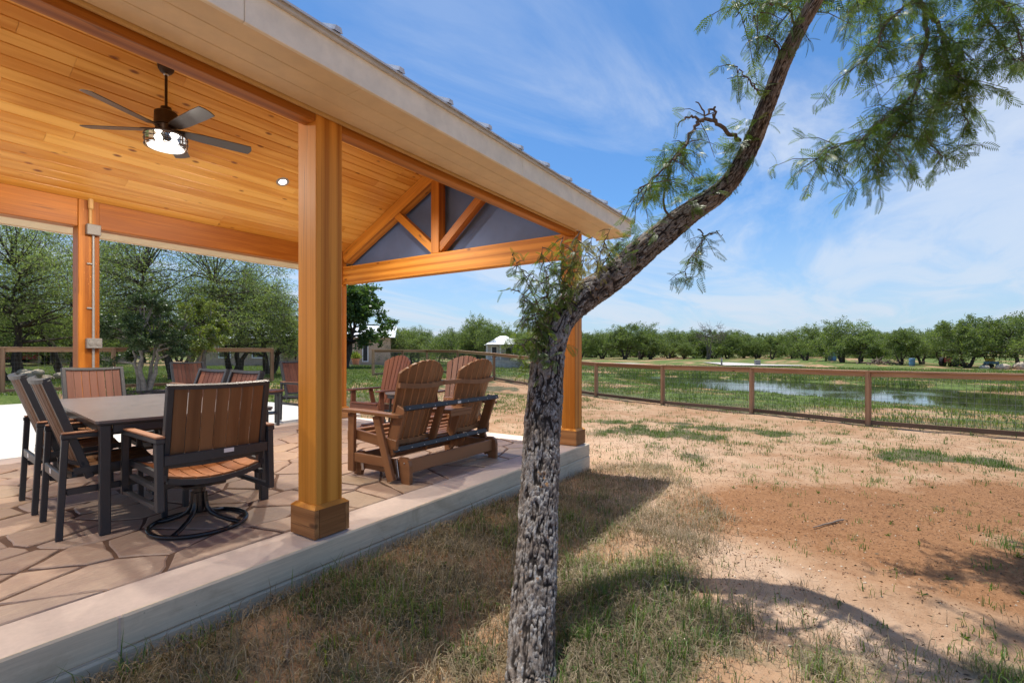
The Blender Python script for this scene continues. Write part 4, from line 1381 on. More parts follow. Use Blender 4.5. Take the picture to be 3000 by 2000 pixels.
for k_ in range(3):
    a = R(30 + 120 * k_)
    MB().tube([(.16 * math.cos(a), .16 * math.sin(a), .52), (.20 * math.cos(a), .20 * math.sin(a), .0)], .016, 10).build('leg', 'gloss_black', st, True)

# ------------------------------------------------------------------ fences
def build_fence(name, label, pts_, top_h=1.13, step_at=None, wr=.0028):
    f = thing(name, label, 'fence', (0, 0, 0))
    n = len(pts_)
    gz = [float(ground_z(np.array([p[0]]), np.array([p[1]]), False)[0]) for p in pts_]
    for i, p in enumerate(pts_):
        h = gz[i] + top_h - .035
        ang = math.atan2(pts_[min(i + 1, n - 1)][1] - pts_[max(i - 1, 0)][1], pts_[min(i + 1, n - 1)][0] - pts_[max(i - 1, 0)][0])
        M = Matrix.Rotation(ang, 3, 'Z')
        MB().box((p[0], p[1], (gz[i] - .3 + h) / 2), (.092, .092, h - gz[i] + .3), M, .004).build('fence_post', 'fence_wood', f)
    for i in range(n - 1):
        a = Vector((*pts_[i], 0)); b = Vector((*pts_[i + 1], 0))
        d = (b - a).normalized()
        zt0, zt1 = gz[i] + top_h, gz[i + 1] + top_h
        if step_at is not None and i == step_at:
            zt1 += .16; zt0 += .0
        za = Vector((0, 0, 1))
        MB().bar(a + za * (zt0 - .018) - d * .02, b + za * (zt1 - .018) + d * .02, .135, .034, ch=.003).build('cap_rail', 'fence_wood', f)
        nn = Vector((-d.y, d.x, 0))
        MB().bar(a + za * (zt0 - .082) + d * .047, b + za * (zt1 - .082) - d * .047, .038, .088, ch=.003).build('top_rail', 'fence_wood', f)
        MB().bar(a + za * (gz[i] + .075) + d * .047, b + za * (gz[i + 1] + .075) - d * .047, .038, .088, ch=.003).build('bottom_rail', 'fence_low', f)
        w = MB()
        L = (b - a).length
        nv = int(L / .102)
        for k_ in range(1, nv):
            t = k_ / nv
            p = a.lerp(b, t)
            w.tube([p + za * (gz[i] + (gz[i + 1] - gz[i]) * t + .11), p + za * (zt0 + (zt1 - zt0) * t - .10)], wr, 3, False)
        for k_ in range(9):
            q = .16 + k_ * .102
            w.tube([a + za * (gz[i] + q) + d * .047 + nn * .004, b + za * (gz[i + 1] + q) - d * .047 + nn * .004], wr, 3, False)
        wo = w.build('wire_mesh', 'wire', f)
        wo['kind'] = 'stuff'
    return f
build_fence('wire_fence', 'timber and wire mesh fence running along the pond side of the yard', FENCE_R)
build_fence('wire_fence', 'timber and wire mesh fence at the left, ending behind the dining table', FENCE_L, 1.15, None, .0013)
ROW_NEAR = [(17, -17.6, 6.1), (21, -19.5, 6.7), (17.5, -12.2, 5.2), (20, -11.4, 4.9), (22, -10.7, 3.8)]
ROW_FARL = [(38, -38.7, 5.0), (40, -38.2, 4.7), (36, -32.0, 4.8), (42, -34.3, 5.1), (45, -33.9, 5.7), (40, -24.6, 4.7), (44, -23.3, 4.1), (36, -16.1, 3.3), (34, -37.0, 5.1), (40, -45.8, 5.2)]
ROW_C = [(43.5, 1.5, 3.2, 1), (44, -10.7, 3.8, 1), (47, -9.8, 3.9, 0), (52, -8.0, 3.8, 2), (50, -5.6, 3.8, 3), (48, -3.0, 5.0, 1), (50, -1.2, 4.7, 0), (52, 0.7, 3.7, 2), (47, 2.3, 3.7, 3)]
ROW_RR = [(60, 8.4, 4.6, 0), (62, 11.5, 4.9, 1), (58, 13.4, 5.3, 2), (60, 15.7, 5.2, 3), (58, 16.4, 4.7, 0), (64, 20.5, 4.6, 1), (60, 21.1, 3.3, 2), (66, 24.6, 5.1, 3), (57, 22.8, 5.0, 9), (62, 27.3, 4.3, 0), (66, 31.3, 4.4, 1), (60, 29.9, 3.8, 2), (58, 30.8, 4.0, 0), (62, 35.5, 4.4, 3), (52, 31.2, 4.2, 1), (50, 32.1, 4.2, 2), (46, 31.1, 4.5, 3), (45, 32.0, 4.2, 0), (50, 37.3, 4.2, 1), (44, 35.0, 4.0, 2), (50, 41.9, 4.2, 3), (46, 40.4, 3.7, 1), (42, 39.1, 4.8, 0), (46, 44.9, 4.7, 2), (40, 41.5, 5.1, 3), (44, 47.9, 5.3, 1)]
ROW_BACK = [(78.3, -17.4, 5.2, 3), (85.3, -17.1, 6.2, 3), (78.7, -13.0, 4.2, 3), (83.7, -10.5, 5.4, 1), (78.2, -8.0, 4.3, 3), (87.3, -5.2, 6.2, 0), (79.4, -3.2, 4.4, 3), (84.7, 0.9, 5.5, 3), (81.1, 3.2, 5.2, 1), (89.8, 5.1, 6.2, 1), (78.6, 8.0, 4.5, 2), (81.6, 11.2, 5.0, 3), (84.5, 14.4, 4.9, 0), (89.4, 18.3, 5.2, 1), (86.6, 19.3, 5.3, 0), (86.8, 21.9, 4.8, 2), (79.1, 22.2, 4.4, 3), (75.6, 24.8, 5.0, 1), (74.4, 26.2, 4.9, 0), (74.8, 29.1, 5.5, 2), (83.9, 35.9, 5.6, 1), (92.0, 41.1, 6.4, 0), (91.1, 44.9, 6.0, 2), (76.8, 38.8, 4.3, 2), (80.5, 43.4, 4.5, 3), (82.3, 47.7, 4.9, 0), (85.2, 52.8, 5.3, 3), (85.4, 55.3, 4.5, 3), (91.6, 61.9, 5.5, 0), (88.2, 63.3, 5.8, 3), (85.1, 63.2, 6.1, 2), (82.4, 63.9, 5.4, 2), (87.3, 69.3, 6.2, 0), (91.3, 75.9, 5.7, 2), (77.2, 66.5, 4.5, 2), (79.4, 71.3, 4.6, 0), (91.5, 85.6, 6.3, 1), (85.8, 82.3, 5.6, 3), (85.7, 84.7, 5.1, 2), (86.1, 88.1, 4.8, 1), (75.4, 80.4, 5.3, 3), (78.9, 86.7, 5.8, 1), (79.7, 90.2, 4.9, 2)]
ROW_BACKL = [(64.1, -73.8, 5.4, 2), (68.6, -76.2, 5.0, 2), (66.4, -70.2, 5.3, 3), (58.6, -59.4, 4.9, 3), (75.0, -71.6, 4.5, 3), (68.1, -61.5, 4.7, 0), (71.4, -61.3, 4.9, 2), (67.8, -54.8, 4.4, 2), (60.2, -46.5, 5.2, 1), (74.1, -52.7, 5.2, 0), (66.7, -45.2, 4.9, 1), (69.9, -43.4, 5.3, 0), (64.1, -37.0, 4.2, 3), (72.6, -38.7, 5.8, 0), (67.6, -31.6, 5.5, 2), (74.6, -31.3, 4.8, 0), (66.8, -25.1, 5.1, 2), (62.5, -20.3, 4.7, 0), (66.5, -18.2, 5.7, 0)]

# ------------------------------------------------------------------ vegetation builders
def plan(ahead, aside):  # offsets passed in are mostly worked out from image pixels
    """camera axes (metres ahead of and to the right of the camera) to world x, y"""
    return (.832 * ahead + .5548 * aside, .5548 * ahead - .832 * aside)

def rand_unit(n, g):
    v = g.normal(size=(n, 3))
    return v / np.linalg.norm(v, axis=1, keepdims=True)

def leaf_quads(P, D, L, W, g):
    """diamond leaves: P base points, D unit directions, lengths L, widths W"""
    n = len(P)
    r = rand_unit(n, g)
    S = np.cross(D, r)
    S /= np.linalg.norm(S, axis=1, keepdims=True) + 1e-9
    L = np.broadcast_to(L, (n,))[:, None]; W = np.broadcast_to(W, (n,))[:, None]
    V = np.stack([P, P + D * L * .45 + S * W * .5, P + D * L, P + D * L * .45 - S * W * .5], 1).reshape(-1, 3)
    F = np.arange(4 * n).reshape(n, 4)
    return V, F

def make_tree(name, label, cat, seed, H, RAD, stems, nleaf, leaf_l, leaf_w, mat, bark='bark_far', lean=(0, 0), group=None,
              trunk_r=.13, clumps=34, low=.34, droop=.5, bare=False, spray=.8, upright=0.0, fuzz=1.0):
    g = np.random.default_rng(seed)
    rr = random.Random(seed)
    root = thing(name, label, cat, (0, 0, 0), 0, group)
    nodes = []
    tk = MB()
    for s in range(stems):
        az = 2 * math.pi * s / stems + rr.uniform(-.5, .5)
        e = Vector((math.cos(az) * RAD * rr.uniform(.22, .42) + lean[0], math.sin(az) * RAD * rr.uniform(.22, .42) + lean[1], H * rr.uniform(.50, .62)))
        b = Vector((math.cos(az) * .10 * (stems > 1), math.sin(az) * .10 * (stems > 1), -.15))
        mid = b.lerp(e, .5) + Vector((rr.uniform(-.2, .2) * RAD * .35, rr.uniform(-.2, .2) * RAD * .35, rr.uniform(-.06, .12) * H))
        pts_, rad_ = [], []
        n = 9
        wob = [Vector((rr.uniform(-1, 1), rr.uniform(-1, 1), rr.uniform(-.4, .4))) * .055 * H * .3 for _ in range(n + 1)]
        for k_ in range(n + 1):
            t = k_ / n
            p = b * (1 - t) ** 2 + mid * 2 * t * (1 - t) + e * t * t
            if 0 < k_: p = p + wob[k_]
            pts_.append(p)
            rad_.append(trunk_r / math.sqrt(stems) * (1.25 * (1 - t) ** 1.5 + .55 * (1 - t) + .28))
            if t > .3: nodes.append((p, rad_[-1]))
        tk.tube(pts_, rad_, 8)
    leafP, leafD, leafC = [], [], []
    per = max(1, int(nleaf / clumps / 7))
    for c in range(clumps):
        az = rr.uniform(0, 2 * math.pi)
        q = math.sqrt(rr.random())
        irr = .78 + .34 * math.sin(az * 2 + seed) * math.sin(az * 3 + seed * 2.3)
        rd = q * RAD * irr
        top = H * (low + .12 + (1 - low - .12) * math.sqrt(max(0, 1 - (q * .97) ** 2)) * rr.uniform(.86, 1.04))
        z = top - rr.random() ** 1.5 * (top - H * low) * .8
        cpt = Vector((math.cos(az) * rd + lean[0] * z / H * 1.3, math.sin(az) * rd + lean[1] * z / H * 1.3, z))
        nd = min(nodes, key=lambda w: (w[0] - cpt).length + max(0, w[0].z - cpt.z) * 1.5)
        a = nd[0]
        mid = a.lerp(cpt, .5) + Vector((rr.uniform(-.2, .2), rr.uniform(-.2, .2), rr.uniform(.0, .35))) * (H / 6)
        pp, pr = [], []
        for k_ in range(6):
            t = k_ / 5
            p = a * (1 - t) ** 2 + mid * 2 * t * (1 - t) + cpt * t * t + (Vector((rr.uniform(-1, 1), rr.uniform(-1, 1), rr.uniform(-1, 1))) * .035 * H / 6 if 0 < k_ else Vector())
            pp.append(p); pr.append(max(.007, nd[1] * .55 * (1 - t) + .010))
        tk.tube(pp, pr, 5, False)
        cr = rr.random()
        out = Vector((math.cos(az), math.sin(az), 0))
        for s in range(7):
            st_ = cpt + Vector((rr.gauss(0, .24), rr.gauss(0, .24), rr.gauss(0, .17))) * (RAD / 3.4)
            dr = (out * rr.uniform(.1, 1.0) + Vector((rr.gauss(0, .75), rr.gauss(0, .75), rr.gauss(.25 + upright, .6)))).normalized()
            ln = spray * rr.uniform(.5, 1.15) * (RAD / 3.4)
            if s < 4 or bare:
                e = st_ + dr * ln + Vector((0, 0, -droop * ln * .5))
                tk.tube([cpt, st_.lerp(cpt, .4), st_, st_ + dr * ln * .5 + Vector((0, 0, -droop * ln * .12)), e], [.012, .010, .008, .006, .004] if not bare else [.02, .017, .014, .011, .007], 3, False)
            if bare: continue
            t = g.random(per) ** .8
            base = np.array(st_)[None] + np.array(dr)[None] * (t * ln)[:, None]
            base[:, 2] -= droop * ln * .5 * t * t
            base += g.normal(size=(per, 3)) * np.array([.15, .15, .12]) * fuzz * (RAD / 3.4) * (1.1 - .4 * t)[:, None]
            dd = np.array(dr)[None] * .6 + g.normal(size=(per, 3)) * .55 + np.array([0, 0, -.45 * droop])[None]
            dd /= np.linalg.norm(dd, axis=1, keepdims=True)
            leafP.append(base); leafD.append(dd); leafC.append(np.full(per, cr))
    tk.build('trunk', bark, root, True)
    if not bare:
        P_ = np.concatenate(leafP); D_ = np.concatenate(leafD); C_ = np.concatenate(leafC)
        V, F = leaf_quads(P_, D_, leaf_l * g.uniform(.7, 1.3, len(P_)), leaf_w * g.uniform(.7, 1.3, len(P_)), g)
        gc = np.repeat(np.stack([g.random(len(P_)), C_, np.zeros(len(P_))], 1), 4, 0)
        np_mesh('crown', V, F, mat, root, gc)
    return root

def gz1(x, y):
    return float(ground_z(np.array([x]), np.array([y]), False)[0])

# ---- far rows: four kinds of mesquite, a bare one, copied with their own turn and size
FAR = []
specs = [(11, 5.0, 3.6, 2, .10, .045), (12, 5.0, 4.3, 3, .10, .045), (13, 5.0, 3.4, 4, .095, .045), (14, 5.0, 4.7, 2, .10, .05)]
adj = ['rounded', 'broad', 'many stemmed', 'spreading']
for (sd, H_, RD, stm, ll, lw) in specs:
    k_ = sd - 11
    FAR.append(make_tree('mesquite_tree', '', 'tree', sd, H_, RD, stm, 15000, .19, .075, 'leaf_far', clumps=52, low=(.14, .24, .20, .12)[k_], droop=.45, trunk_r=.15))
BARE = make_tree('bare_tree', 'grey leafless tree standing among the green trees beyond the pond', 'tree', 31, 5.0, 2.4, 3, 0, .1, .05, 'leaf_far', 'dead_bark', clumps=34, low=.35, droop=-.3, trunk_r=.14, bare=True, upright=.5, spray=1.1)
used = set()
def put_far(ahead, aside, h, kind, label, group, rnd, grow=1.0):
    gz0 = gz1(*plan(ahead, aside))
    top = 1.2 + (gz0 + h * (rnd.uniform(.80, 1.0) if kind != 9 else 1) - 1.2) * grow
    ahead, aside = ahead * grow, aside * grow
    h = top - gz1(*plan(ahead, aside))
    x, y = plan(ahead, aside)
    src = BARE if kind == 9 else FAR[kind]
    s = h / 5.0
    sx = s * rnd.uniform(.9, 1.12)
    sx *= rnd.uniform(.85, 1.2)
    if src.name not in used:
        used.add(src.name)
        o = src
        o.location = (x, y, gz1(x, y)); o.rotation_euler = (0, 0, rnd.uniform(0, 6.28)); o.scale = (sx, sx, s)
    else:
        o = copy_thing(src, (x, y, gz1(x, y)), rnd.uniform(0, 6.28), (sx, sx, s))
    if kind != 9:
        o['label'] = label % adj[kind]
        o['group'] = group
    return o
rt = random.Random(9)
ORD = 'first second third fourth fifth sixth seventh eighth ninth tenth eleventh twelfth thirteenth fourteenth fifteenth sixteenth seventeenth eighteenth nineteenth twentieth twenty-first twenty-second twenty-third twenty-fourth twenty-fifth twenty-sixth twenty-seventh'.split()
for row_, lab, grp in ((ROW_RR, '%s mesquite tree in the front row across the pond', 'front row of trees across the pond'),
                       (ROW_C, '%s mesquite tree in the row behind the adirondack chairs', 'trees behind the adirondack chairs'),
                       (ROW_FARL, '%s mesquite tree on the lawn behind the left fence', 'trees on the lawn behind the left fence'),
                       (ROW_BACK, '%s mesquite tree in the far belt of woodland along the skyline', 'far belt of trees'),
                       (ROW_BACKL, '%s mesquite tree in the far belt behind the houses on the left', 'far belt of trees on the left')):
    order = sorted(row_, key=lambda q: -q[1] / q[0])
    for t in row_:
        kd = t[3] if len(t) > 3 else rt.randrange(4)
        o = put_far(t[0], t[1], t[2], kd, lab, grp, rt, 1.8 - .62 * float(sstep(.52, .95, t[1] / t[0])) if row_ is ROW_RR else 1.7 if row_ is ROW_BACK else 1.0)
        if kd != 9 and row_ is not ROW_BACK and row_ is not ROW_BACKL:
            o['label'] = lab % adj[kd] + ', ' + ORD[order.index(t)] + ' from the right'

# low scrub that closes the gaps under the far crowns
SHRUB = make_tree('shrub', 'low green scrub bush under the trees at the back of the meadow', 'bush', 17, 2.0, 2.2, 5, 6500, .17, .07, 'leaf_far', clumps=36, low=.02, droop=.3, trunk_r=.06, group='scrub under the far trees')
first = True
for i in range(58):
    asd = -40 + 104 * i / 57 + rt.uniform(-1, 1)
    ah = rt.uniform(68, 84) if asd > -12 else rt.uniform(56, 70)
    if asd > -12: ah, asd = ah * 1.65, asd * 1.65
    x, y = plan(ah, asd)
    s = rt.uniform(.8, 1.5) * (1.5 if asd > -12 else 1)
    if first:
        SHRUB.location = (x, y, gz1(x, y)); SHRUB.scale = (s * 1.2, s * 1.2, s); first = False
    else:
        copy_thing(SHRUB, (x, y, gz1(x, y)), rt.uniform(0, 6.28), (s * 1.2, s * 1.2, s))

# ---- the big trees just behind the left fence
NEARSET = [
    dict(at=(17, -17.4), H=6.6, RAD=4.0, stems=2, seed=41, lean=(-.9, .2), label='large leaning mesquite tree behind the fence at the far left', mat='leaf_mesquite', n=44000),
    dict(at=(21, -19.0), H=7.2, RAD=4.0, stems=2, seed=42, lean=(.2, .4), label='tall mesquite tree behind the fence, left of the back timber post', mat='leaf_mesquite', n=42000),
    dict(at=(17.6, -12.1), H=6.5, RAD=3.7, stems=2, seed=43, lean=(.1, .1), label='big dark trunked mesquite tree behind the fence, right of the back timber post', mat='leaf_mesquite', n=44000),
    dict(at=(20, -11.4), H=5.2, RAD=2.9, stems=3, seed=44, lean=(.2, 0), label='pale green mesquite tree between the back post and the front post', mat='leaf_mesquite', n=32000),
    dict(at=(22, -10.9), H=4.0, RAD=1.9, stems=2, seed=45, lean=(.1, 0), label='small sparse mesquite tree just left of the front timber post', mat='leaf_mesquite', n=13000),
]
for d_ in NEARSET:
    x, y = plan(*d_['at'])
    o = make_tree('mesquite_tree', d_['label'], 'tree', d_['seed'], d_['H'], d_['RAD'], d_['stems'], d_['n'], .10, .023, d_['mat'], lean=d_['lean'], trunk_r=.12, clumps=150, low=.18, droop=1.3, spray=.8, fuzz=1.35)
    o.location = (x, y, gz1(x, y))
x, y = plan(14.2, -9.15)
o = make_tree('young_tree', 'small yellow green tree with a pale forked trunk by the left fence', 'tree', 51, 2.7, 1.05, 3, 13000, .075, .028, 'leaf_yellow', 'pale_bark', trunk_r=.09, clumps=30, low=.34, droop=1.1)
o.location = (x, y, gz1(x, y))
x, y = plan(12.5, -9.35)
o = make_tree('evergreen_bush', 'dark evergreen bush with several pale stems in a mulch bed by the fence', 'bush', 52, 2.6, 1.0, 5, 26000, .055, .028, 'leaf_bush', 'pale_bark', trunk_r=.085, clumps=46, low=.22, droop=.1)
o.location = (x, y, gz1(x, y))
x, y = plan(30.5, -10.5)
o = make_tree('oak_tree', 'dark green broadleaf tree to the right of the front post', 'tree', 53, 5.5, 2.6, 1, 22000, .17, .12, 'leaf_oak', trunk_r=.18, clumps=60, low=.16, droop=.2)
o.location = (x, y, gz1(x, y))

# mulch bed under the bush
x, y = plan(12.4, -9.1)
bd = MB()
ed = [(math.cos(a) * 1.75 * (1 + .12 * math.sin(3 * a)), math.sin(a) * .8) for a in np.linspace(0, 2 * math.pi, 28, endpoint=False)]
bd.add([(x + a, y + b, gz1(x + a, y + b) + .035) for a, b in ed] + [(x, y, gz1(x, y) + .09)], [(i, (i + 1) % 28, 28) for i in range(28)], [(a, b, 0) for a, b in ed] + [(0, 0, 0)])
tag(bd.build('mulch_bed', 'mulch_dark', None, True), 'dark mulch bed under the evergreen bush', None, None, 'structure')

# ------------------------------------------------------------------ the leaning tree in front
TRUNK = [(1.774, 1.094, -.355, .116), (1.878, 1.154, -.291, .11), (2.172, 1.3, .089, .107), (2.538, 1.476, .699, .105), (2.684, 1.536, .946, .105), (2.833, 1.59, 1.223, .106), (3.0, 1.603, 1.424, .11), (3.28, 1.569, 1.602, .11), (3.552, 1.44, 1.771, .105), (3.734, 1.274, 1.972, .099), (3.947, .971, 2.28, .087), (4.046, .76, 2.442, .076), (4.054, .64, 2.579, .068), (4.024, .53, 2.763, .062), (3.889, .424, 2.944, .057), (3.816, .302, 3.206, .051), (3.781, .2, 3.382, .048), (3.743, .102, 3.523, .045), (3.868, -.008, 3.846, .042), (4.338, -.172, 4.314, .043), (5.222, -.417, 4.616, .039), (5.633, -.57, 4.525, .036)]
LIMBS = {
 'A0': [(5.633, -.57, 4.525), (5.751, -.591, 4.403), (5.787, -.645, 4.341)],
 'A1': [(5.787, -.645, 4.341), (5.804, -.671, 4.061), (5.717, -.619, 3.818), (5.633, -.57, 3.518), (5.39, -.359, 3.248), (5.238, -.208, 3.065), (5.038, .014, 2.958), (4.916, .196, 2.812)],
 'A2': [(5.787, -.645, 4.341), (5.9, -.738, 4.277), (6.004, -.816, 4.053), (6.016, -.834, 3.831), (5.995, -.803, 3.609), (5.851, -.665, 3.241), (5.847, -.736, 3.035), (5.916, -.839, 2.942)],
 'A3': [(5.9, -.738, 4.277), (6.048, -.882, 3.989), (6.233, -1.006, 3.816), (6.25, -1.02, 3.55)],
 'A4': [(5.633, -.57, 4.525), (5.951, -.891, 4.59), (5.888, -1.106, 4.37), (5.843, -1.193, 4.189), (5.788, -1.264, 3.87), (5.819, -1.312, 3.583)],
 'A5': [(5.751, -.591, 4.403), (5.498, -.367, 4.159), (5.324, -.26, 3.831), (5.224, -.111, 3.682)],
 'A6': [(5.633, -.57, 3.518), (5.599, -.519, 3.305), (5.373, -.334, 2.964), (5.324, -.26, 2.785)],
 'A7': [(5.633, -.57, 4.525), (5.324, -.26, 4.4), (5.087, -.06, 4.101)],
 'A10': [(4.338, -.172, 4.314), (4.45, -.06, 4.15), (4.42, .10, 4.0), (4.40, .25, 3.80)],
 'A11': [(3.868, -.008, 3.846), (3.90, .20, 3.80), (3.80, .42, 3.72), (3.72, .60, 3.55)],
 'A8': [(5.951, -.891, 4.59), (6.15, -1.10, 4.35), (6.25, -1.25, 4.05), (6.2, -1.35, 3.8)],
 'A9': [(6.016, -.834, 3.831), (6.12, -.95, 3.55), (6.10, -1.0, 3.3)],
 'B1': [(4.0, .612, 2.782), (3.859, .701, 2.833), (3.778, .745, 2.87), (3.672, .827, 2.862), (3.522, .897, 2.635), (3.419, .974, 2.499), (3.305, 1.068, 2.366), (3.257, 1.14, 2.301)],
 'B1b': [(3.778, .745, 2.87), (3.771, .755, 2.967), (3.699, .787, 2.916), (3.658, .848, 3.0)],
 'B1c': [(3.703, .811, 2.863), (3.587, .878, 2.871), (3.496, .937, 2.784)],
 'B2': [(3.826, 1.059, 2.213), (3.748, 1.099, 2.293), (3.704, 1.088, 2.409), (3.643, 1.025, 2.531), (3.604, .929, 2.659)],
 'B3': [(3.933, .899, 2.142), (3.865, .846, 2.074), (3.747, .868, 1.954), (3.661, .92, 1.82), (3.62, .905, 1.69)],
 'B3b': [(3.865, .846, 2.074), (3.862, .773, 2.082), (3.852, .712, 2.054)],
 'C1': [(3.914, .464, 3.039), (3.781, .509, 3.09), (3.748, .558, 3.15), (3.668, .601, 3.173)],
 'C2': [(3.803, .321, 3.229), (3.722, .365, 3.295), (3.63, .426, 3.291), (3.579, .502, 3.257)],
 'C3': [(3.769, .219, 3.359), (3.62, .286, 3.435), (3.499, .391, 3.416), (3.403, .458, 3.288)],
}
SPROUT = [((2.811, 1.578, 1.301), (2.594, 1.729, 1.82)), ((2.867, 1.57, 1.359), (2.738, 1.587, 1.872)), ((2.975, 1.563, 1.433), (2.886, 1.516, 1.969)), ((3.033, 1.554, 1.472), (2.986, 1.44, 2.025)), ((3.182, 1.562, 1.568), (3.146, 1.426, 2.009)), ((3.369, 1.513, 1.696), (3.336, 1.365, 2.088)), ((3.423, 1.51, 1.714), (3.431, 1.298, 2.023)), ((2.761, 1.575, 1.266), (2.583, 1.671, 1.586)), ((2.761, 1.575, 1.289), (2.595, 1.653, 1.415)), ((2.886, 1.542, 1.405), (2.702, 1.643, 1.707)), ((2.988, 1.544, 1.457), (2.848, 1.573, 1.811)), ((2.911, 1.581, 1.384), (2.898, 1.423, 1.87)), ((2.712, 1.572, 1.222), (2.56, 1.631, 1.242)), ((2.761, 1.575, 1.266), (2.613, 1.626, 1.522))]

def spline(P_, n):
    P_ = np.asarray(P_, float)
    d = np.r_[0, np.cumsum(np.linalg.norm(np.diff(P_[:, :3], axis=0), axis=1))]
    u = np.linspace(0, d[-1], n)
    # Catmull-Rom on the chord length
    m_ = np.zeros_like(P_)
    m_[1:-1] = (P_[2:] - P_[:-2]) / (d[2:] - d[:-2])[:, None]
    m_[0] = (P_[1] - P_[0]) / (d[1] - d[0]); m_[-1] = (P_[-1] - P_[-2]) / (d[-1] - d[-2])
    i = np.clip(np.searchsorted(d, u, 'right') - 1, 0, len(d) - 2)
    h = (d[i + 1] - d[i]); t = (u - d[i]) / h
    t = t[:, None]; h = h[:, None]
    return (2 * t ** 3 - 3 * t ** 2 + 1) * P_[i] + (t ** 3 - 2 * t ** 2 + t) * h * m_[i] + (-2 * t ** 3 + 3 * t ** 2) * P_[i + 1] + (t ** 3 - t ** 2) * h * m_[i + 1], u

front = thing('leaning_tree', 'leaning mesquite tree with rough lichen covered bark in front of the pavilion', 'tree', (1.85, 1.14, -.31))
FO = np.array([1.85, 1.14, -.31])
C_, U_ = spline([(a, b, c, r) for a, b, c, r in TRUNK], 820)
ctr, rad = C_[:, :3], C_[:, 3]
nA = 156
T_ = np.gradient(ctr, axis=0); T_ /= np.linalg.norm(T_, axis=1, keepdims=True)
Aax = np.zeros_like(ctr)
a0 = np.cross(T_[0], [0, 1, 0]); a0 /= np.linalg.norm(a0)
for i in range(len(ctr)):
    a0 = a0 - T_[i] * a0.dot(T_[i]); a0 /= np.linalg.norm(a0); Aax[i] = a0
Bax = np.cross(T_, Aax)
th = np.linspace(0, 2 * np.pi, nA, endpoint=False)
TH, SS = np.meshgrid(th, U_)
NC = 34                                   # plates round the trunk
ca, csz = 1.0 / NC, .058
A_ = TH / (2 * np.pi)
def pnoise(x, y, per, seed, o=4):
    """value noise that closes round the trunk (period in x)"""
    tot, am, nrm_ = 0, 1.0, 0
    for q in range(o):
        f = 2 ** q
        X, Y = x * f, y * f
        ix, iy = np.floor(X), np.floor(Y)
        fx, fy = X - ix, Y - iy
        fx = fx * fx * (3 - 2 * fx); fy = fy * fy * (3 - 2 * fy)
        i0, i1 = np.mod(ix, per * f), np.mod(ix + 1, per * f)
        z_ = np.zeros_like(ix)
        v = (_hash(i0, iy, z_, seed + q) * (1 - fx) + _hash(i1, iy, z_, seed + q) * fx) * (1 - fy) + (_hash(i0, iy + 1, z_, seed + q) * (1 - fx) + _hash(i1, iy + 1, z_, seed + q) * fx) * fy
        tot = tot + am * v; nrm_ += am; am *= .55
    return tot / nrm_
wv = (pnoise(A_ * 6, SS * 3.2, 6, 61, 3) - .5) * 2.2
wu = (pnoise(A_ * 8, SS * 9, 8, 62, 3) - .5) * .9
# long furrows that wander, join and part
f1 = np.abs(2 * pnoise(A_ * 25 + wv * .8, (SS + wu * .04) * 10.0, 25, 71, 2) - 1)
f2 = np.abs(2 * pnoise(A_ * 48 + wv * 1.2, (SS + wu * .05) * 26, 48, 74, 2) - 1)
crk = np.abs(2 * pnoise(A_ * 26 + wu, SS * 42 + wv, 26, 77, 2) - 1)
plate = sstep(.01, .17, f1) * (.42 + .58 * sstep(.01, .20, f2)) * (.50 + .50 * sstep(.01, .13, crk))
fis = pnoise(A_ * 5, SS * 2.6, 5, 81, 4)
plate = plate * (.55 + .45 * sstep(.34, .52, fis))
ID = pnoise(A_ * 26, SS * 24, 26, 79, 2)
rough = pnoise(A_ * 60, SS * 80, 60, 83, 3) - .5
amp = np.interp(U_, [0, 3.0, 4.2, 6.5], [.0115, .0110, .0070, .004])[:, None]
lump = (fbm(np.cos(TH) * 1.2 + 4, SS * 2.4 + np.sin(TH) * 1.2, 85, 3) - .5) * .028
disp = amp * (plate * (.7 + .6 * ID) - .65 + rough * .9) + lump * np.clip(rad / .1, .3, 1)[:, None]
RR_ = rad[:, None] + disp
V = ctr[:, None, :] + (Aax[:, None, :] * np.cos(TH)[..., None] + Bax[:, None, :] * np.sin(TH)[..., None]) * RR_[..., None] - FO
nr = len(ctr)
idx = np.arange(nr * nA).reshape(nr, nA)
Fq = np.stack([idx[:-1], np.roll(idx, -1, 1)[:-1], np.roll(idx, -1, 1)[1:], idx[1:]], -1).reshape(-1, 4)
lich = np.interp(U_, [0, 1.0, 2.6, 3.4, 4.2, 6.5], [.9, 1.0, 1.0, .9, .6, .3])[:, None] * (.55 + .9 * sstep(.38, .6, fbm(np.cos(TH) * 2 + 8, SS * 3 + np.sin(TH) * 2, 87, 3)))
gc = np.stack([np.clip(plate * (.8 + .2 * ID) + rough * .12, 0, 1), ID, np.clip(lich, 0, 1)], -1).reshape(-1, 3)
np_mesh('trunk', V.reshape(-1, 3), Fq, 'bark_near', front, gc, True)

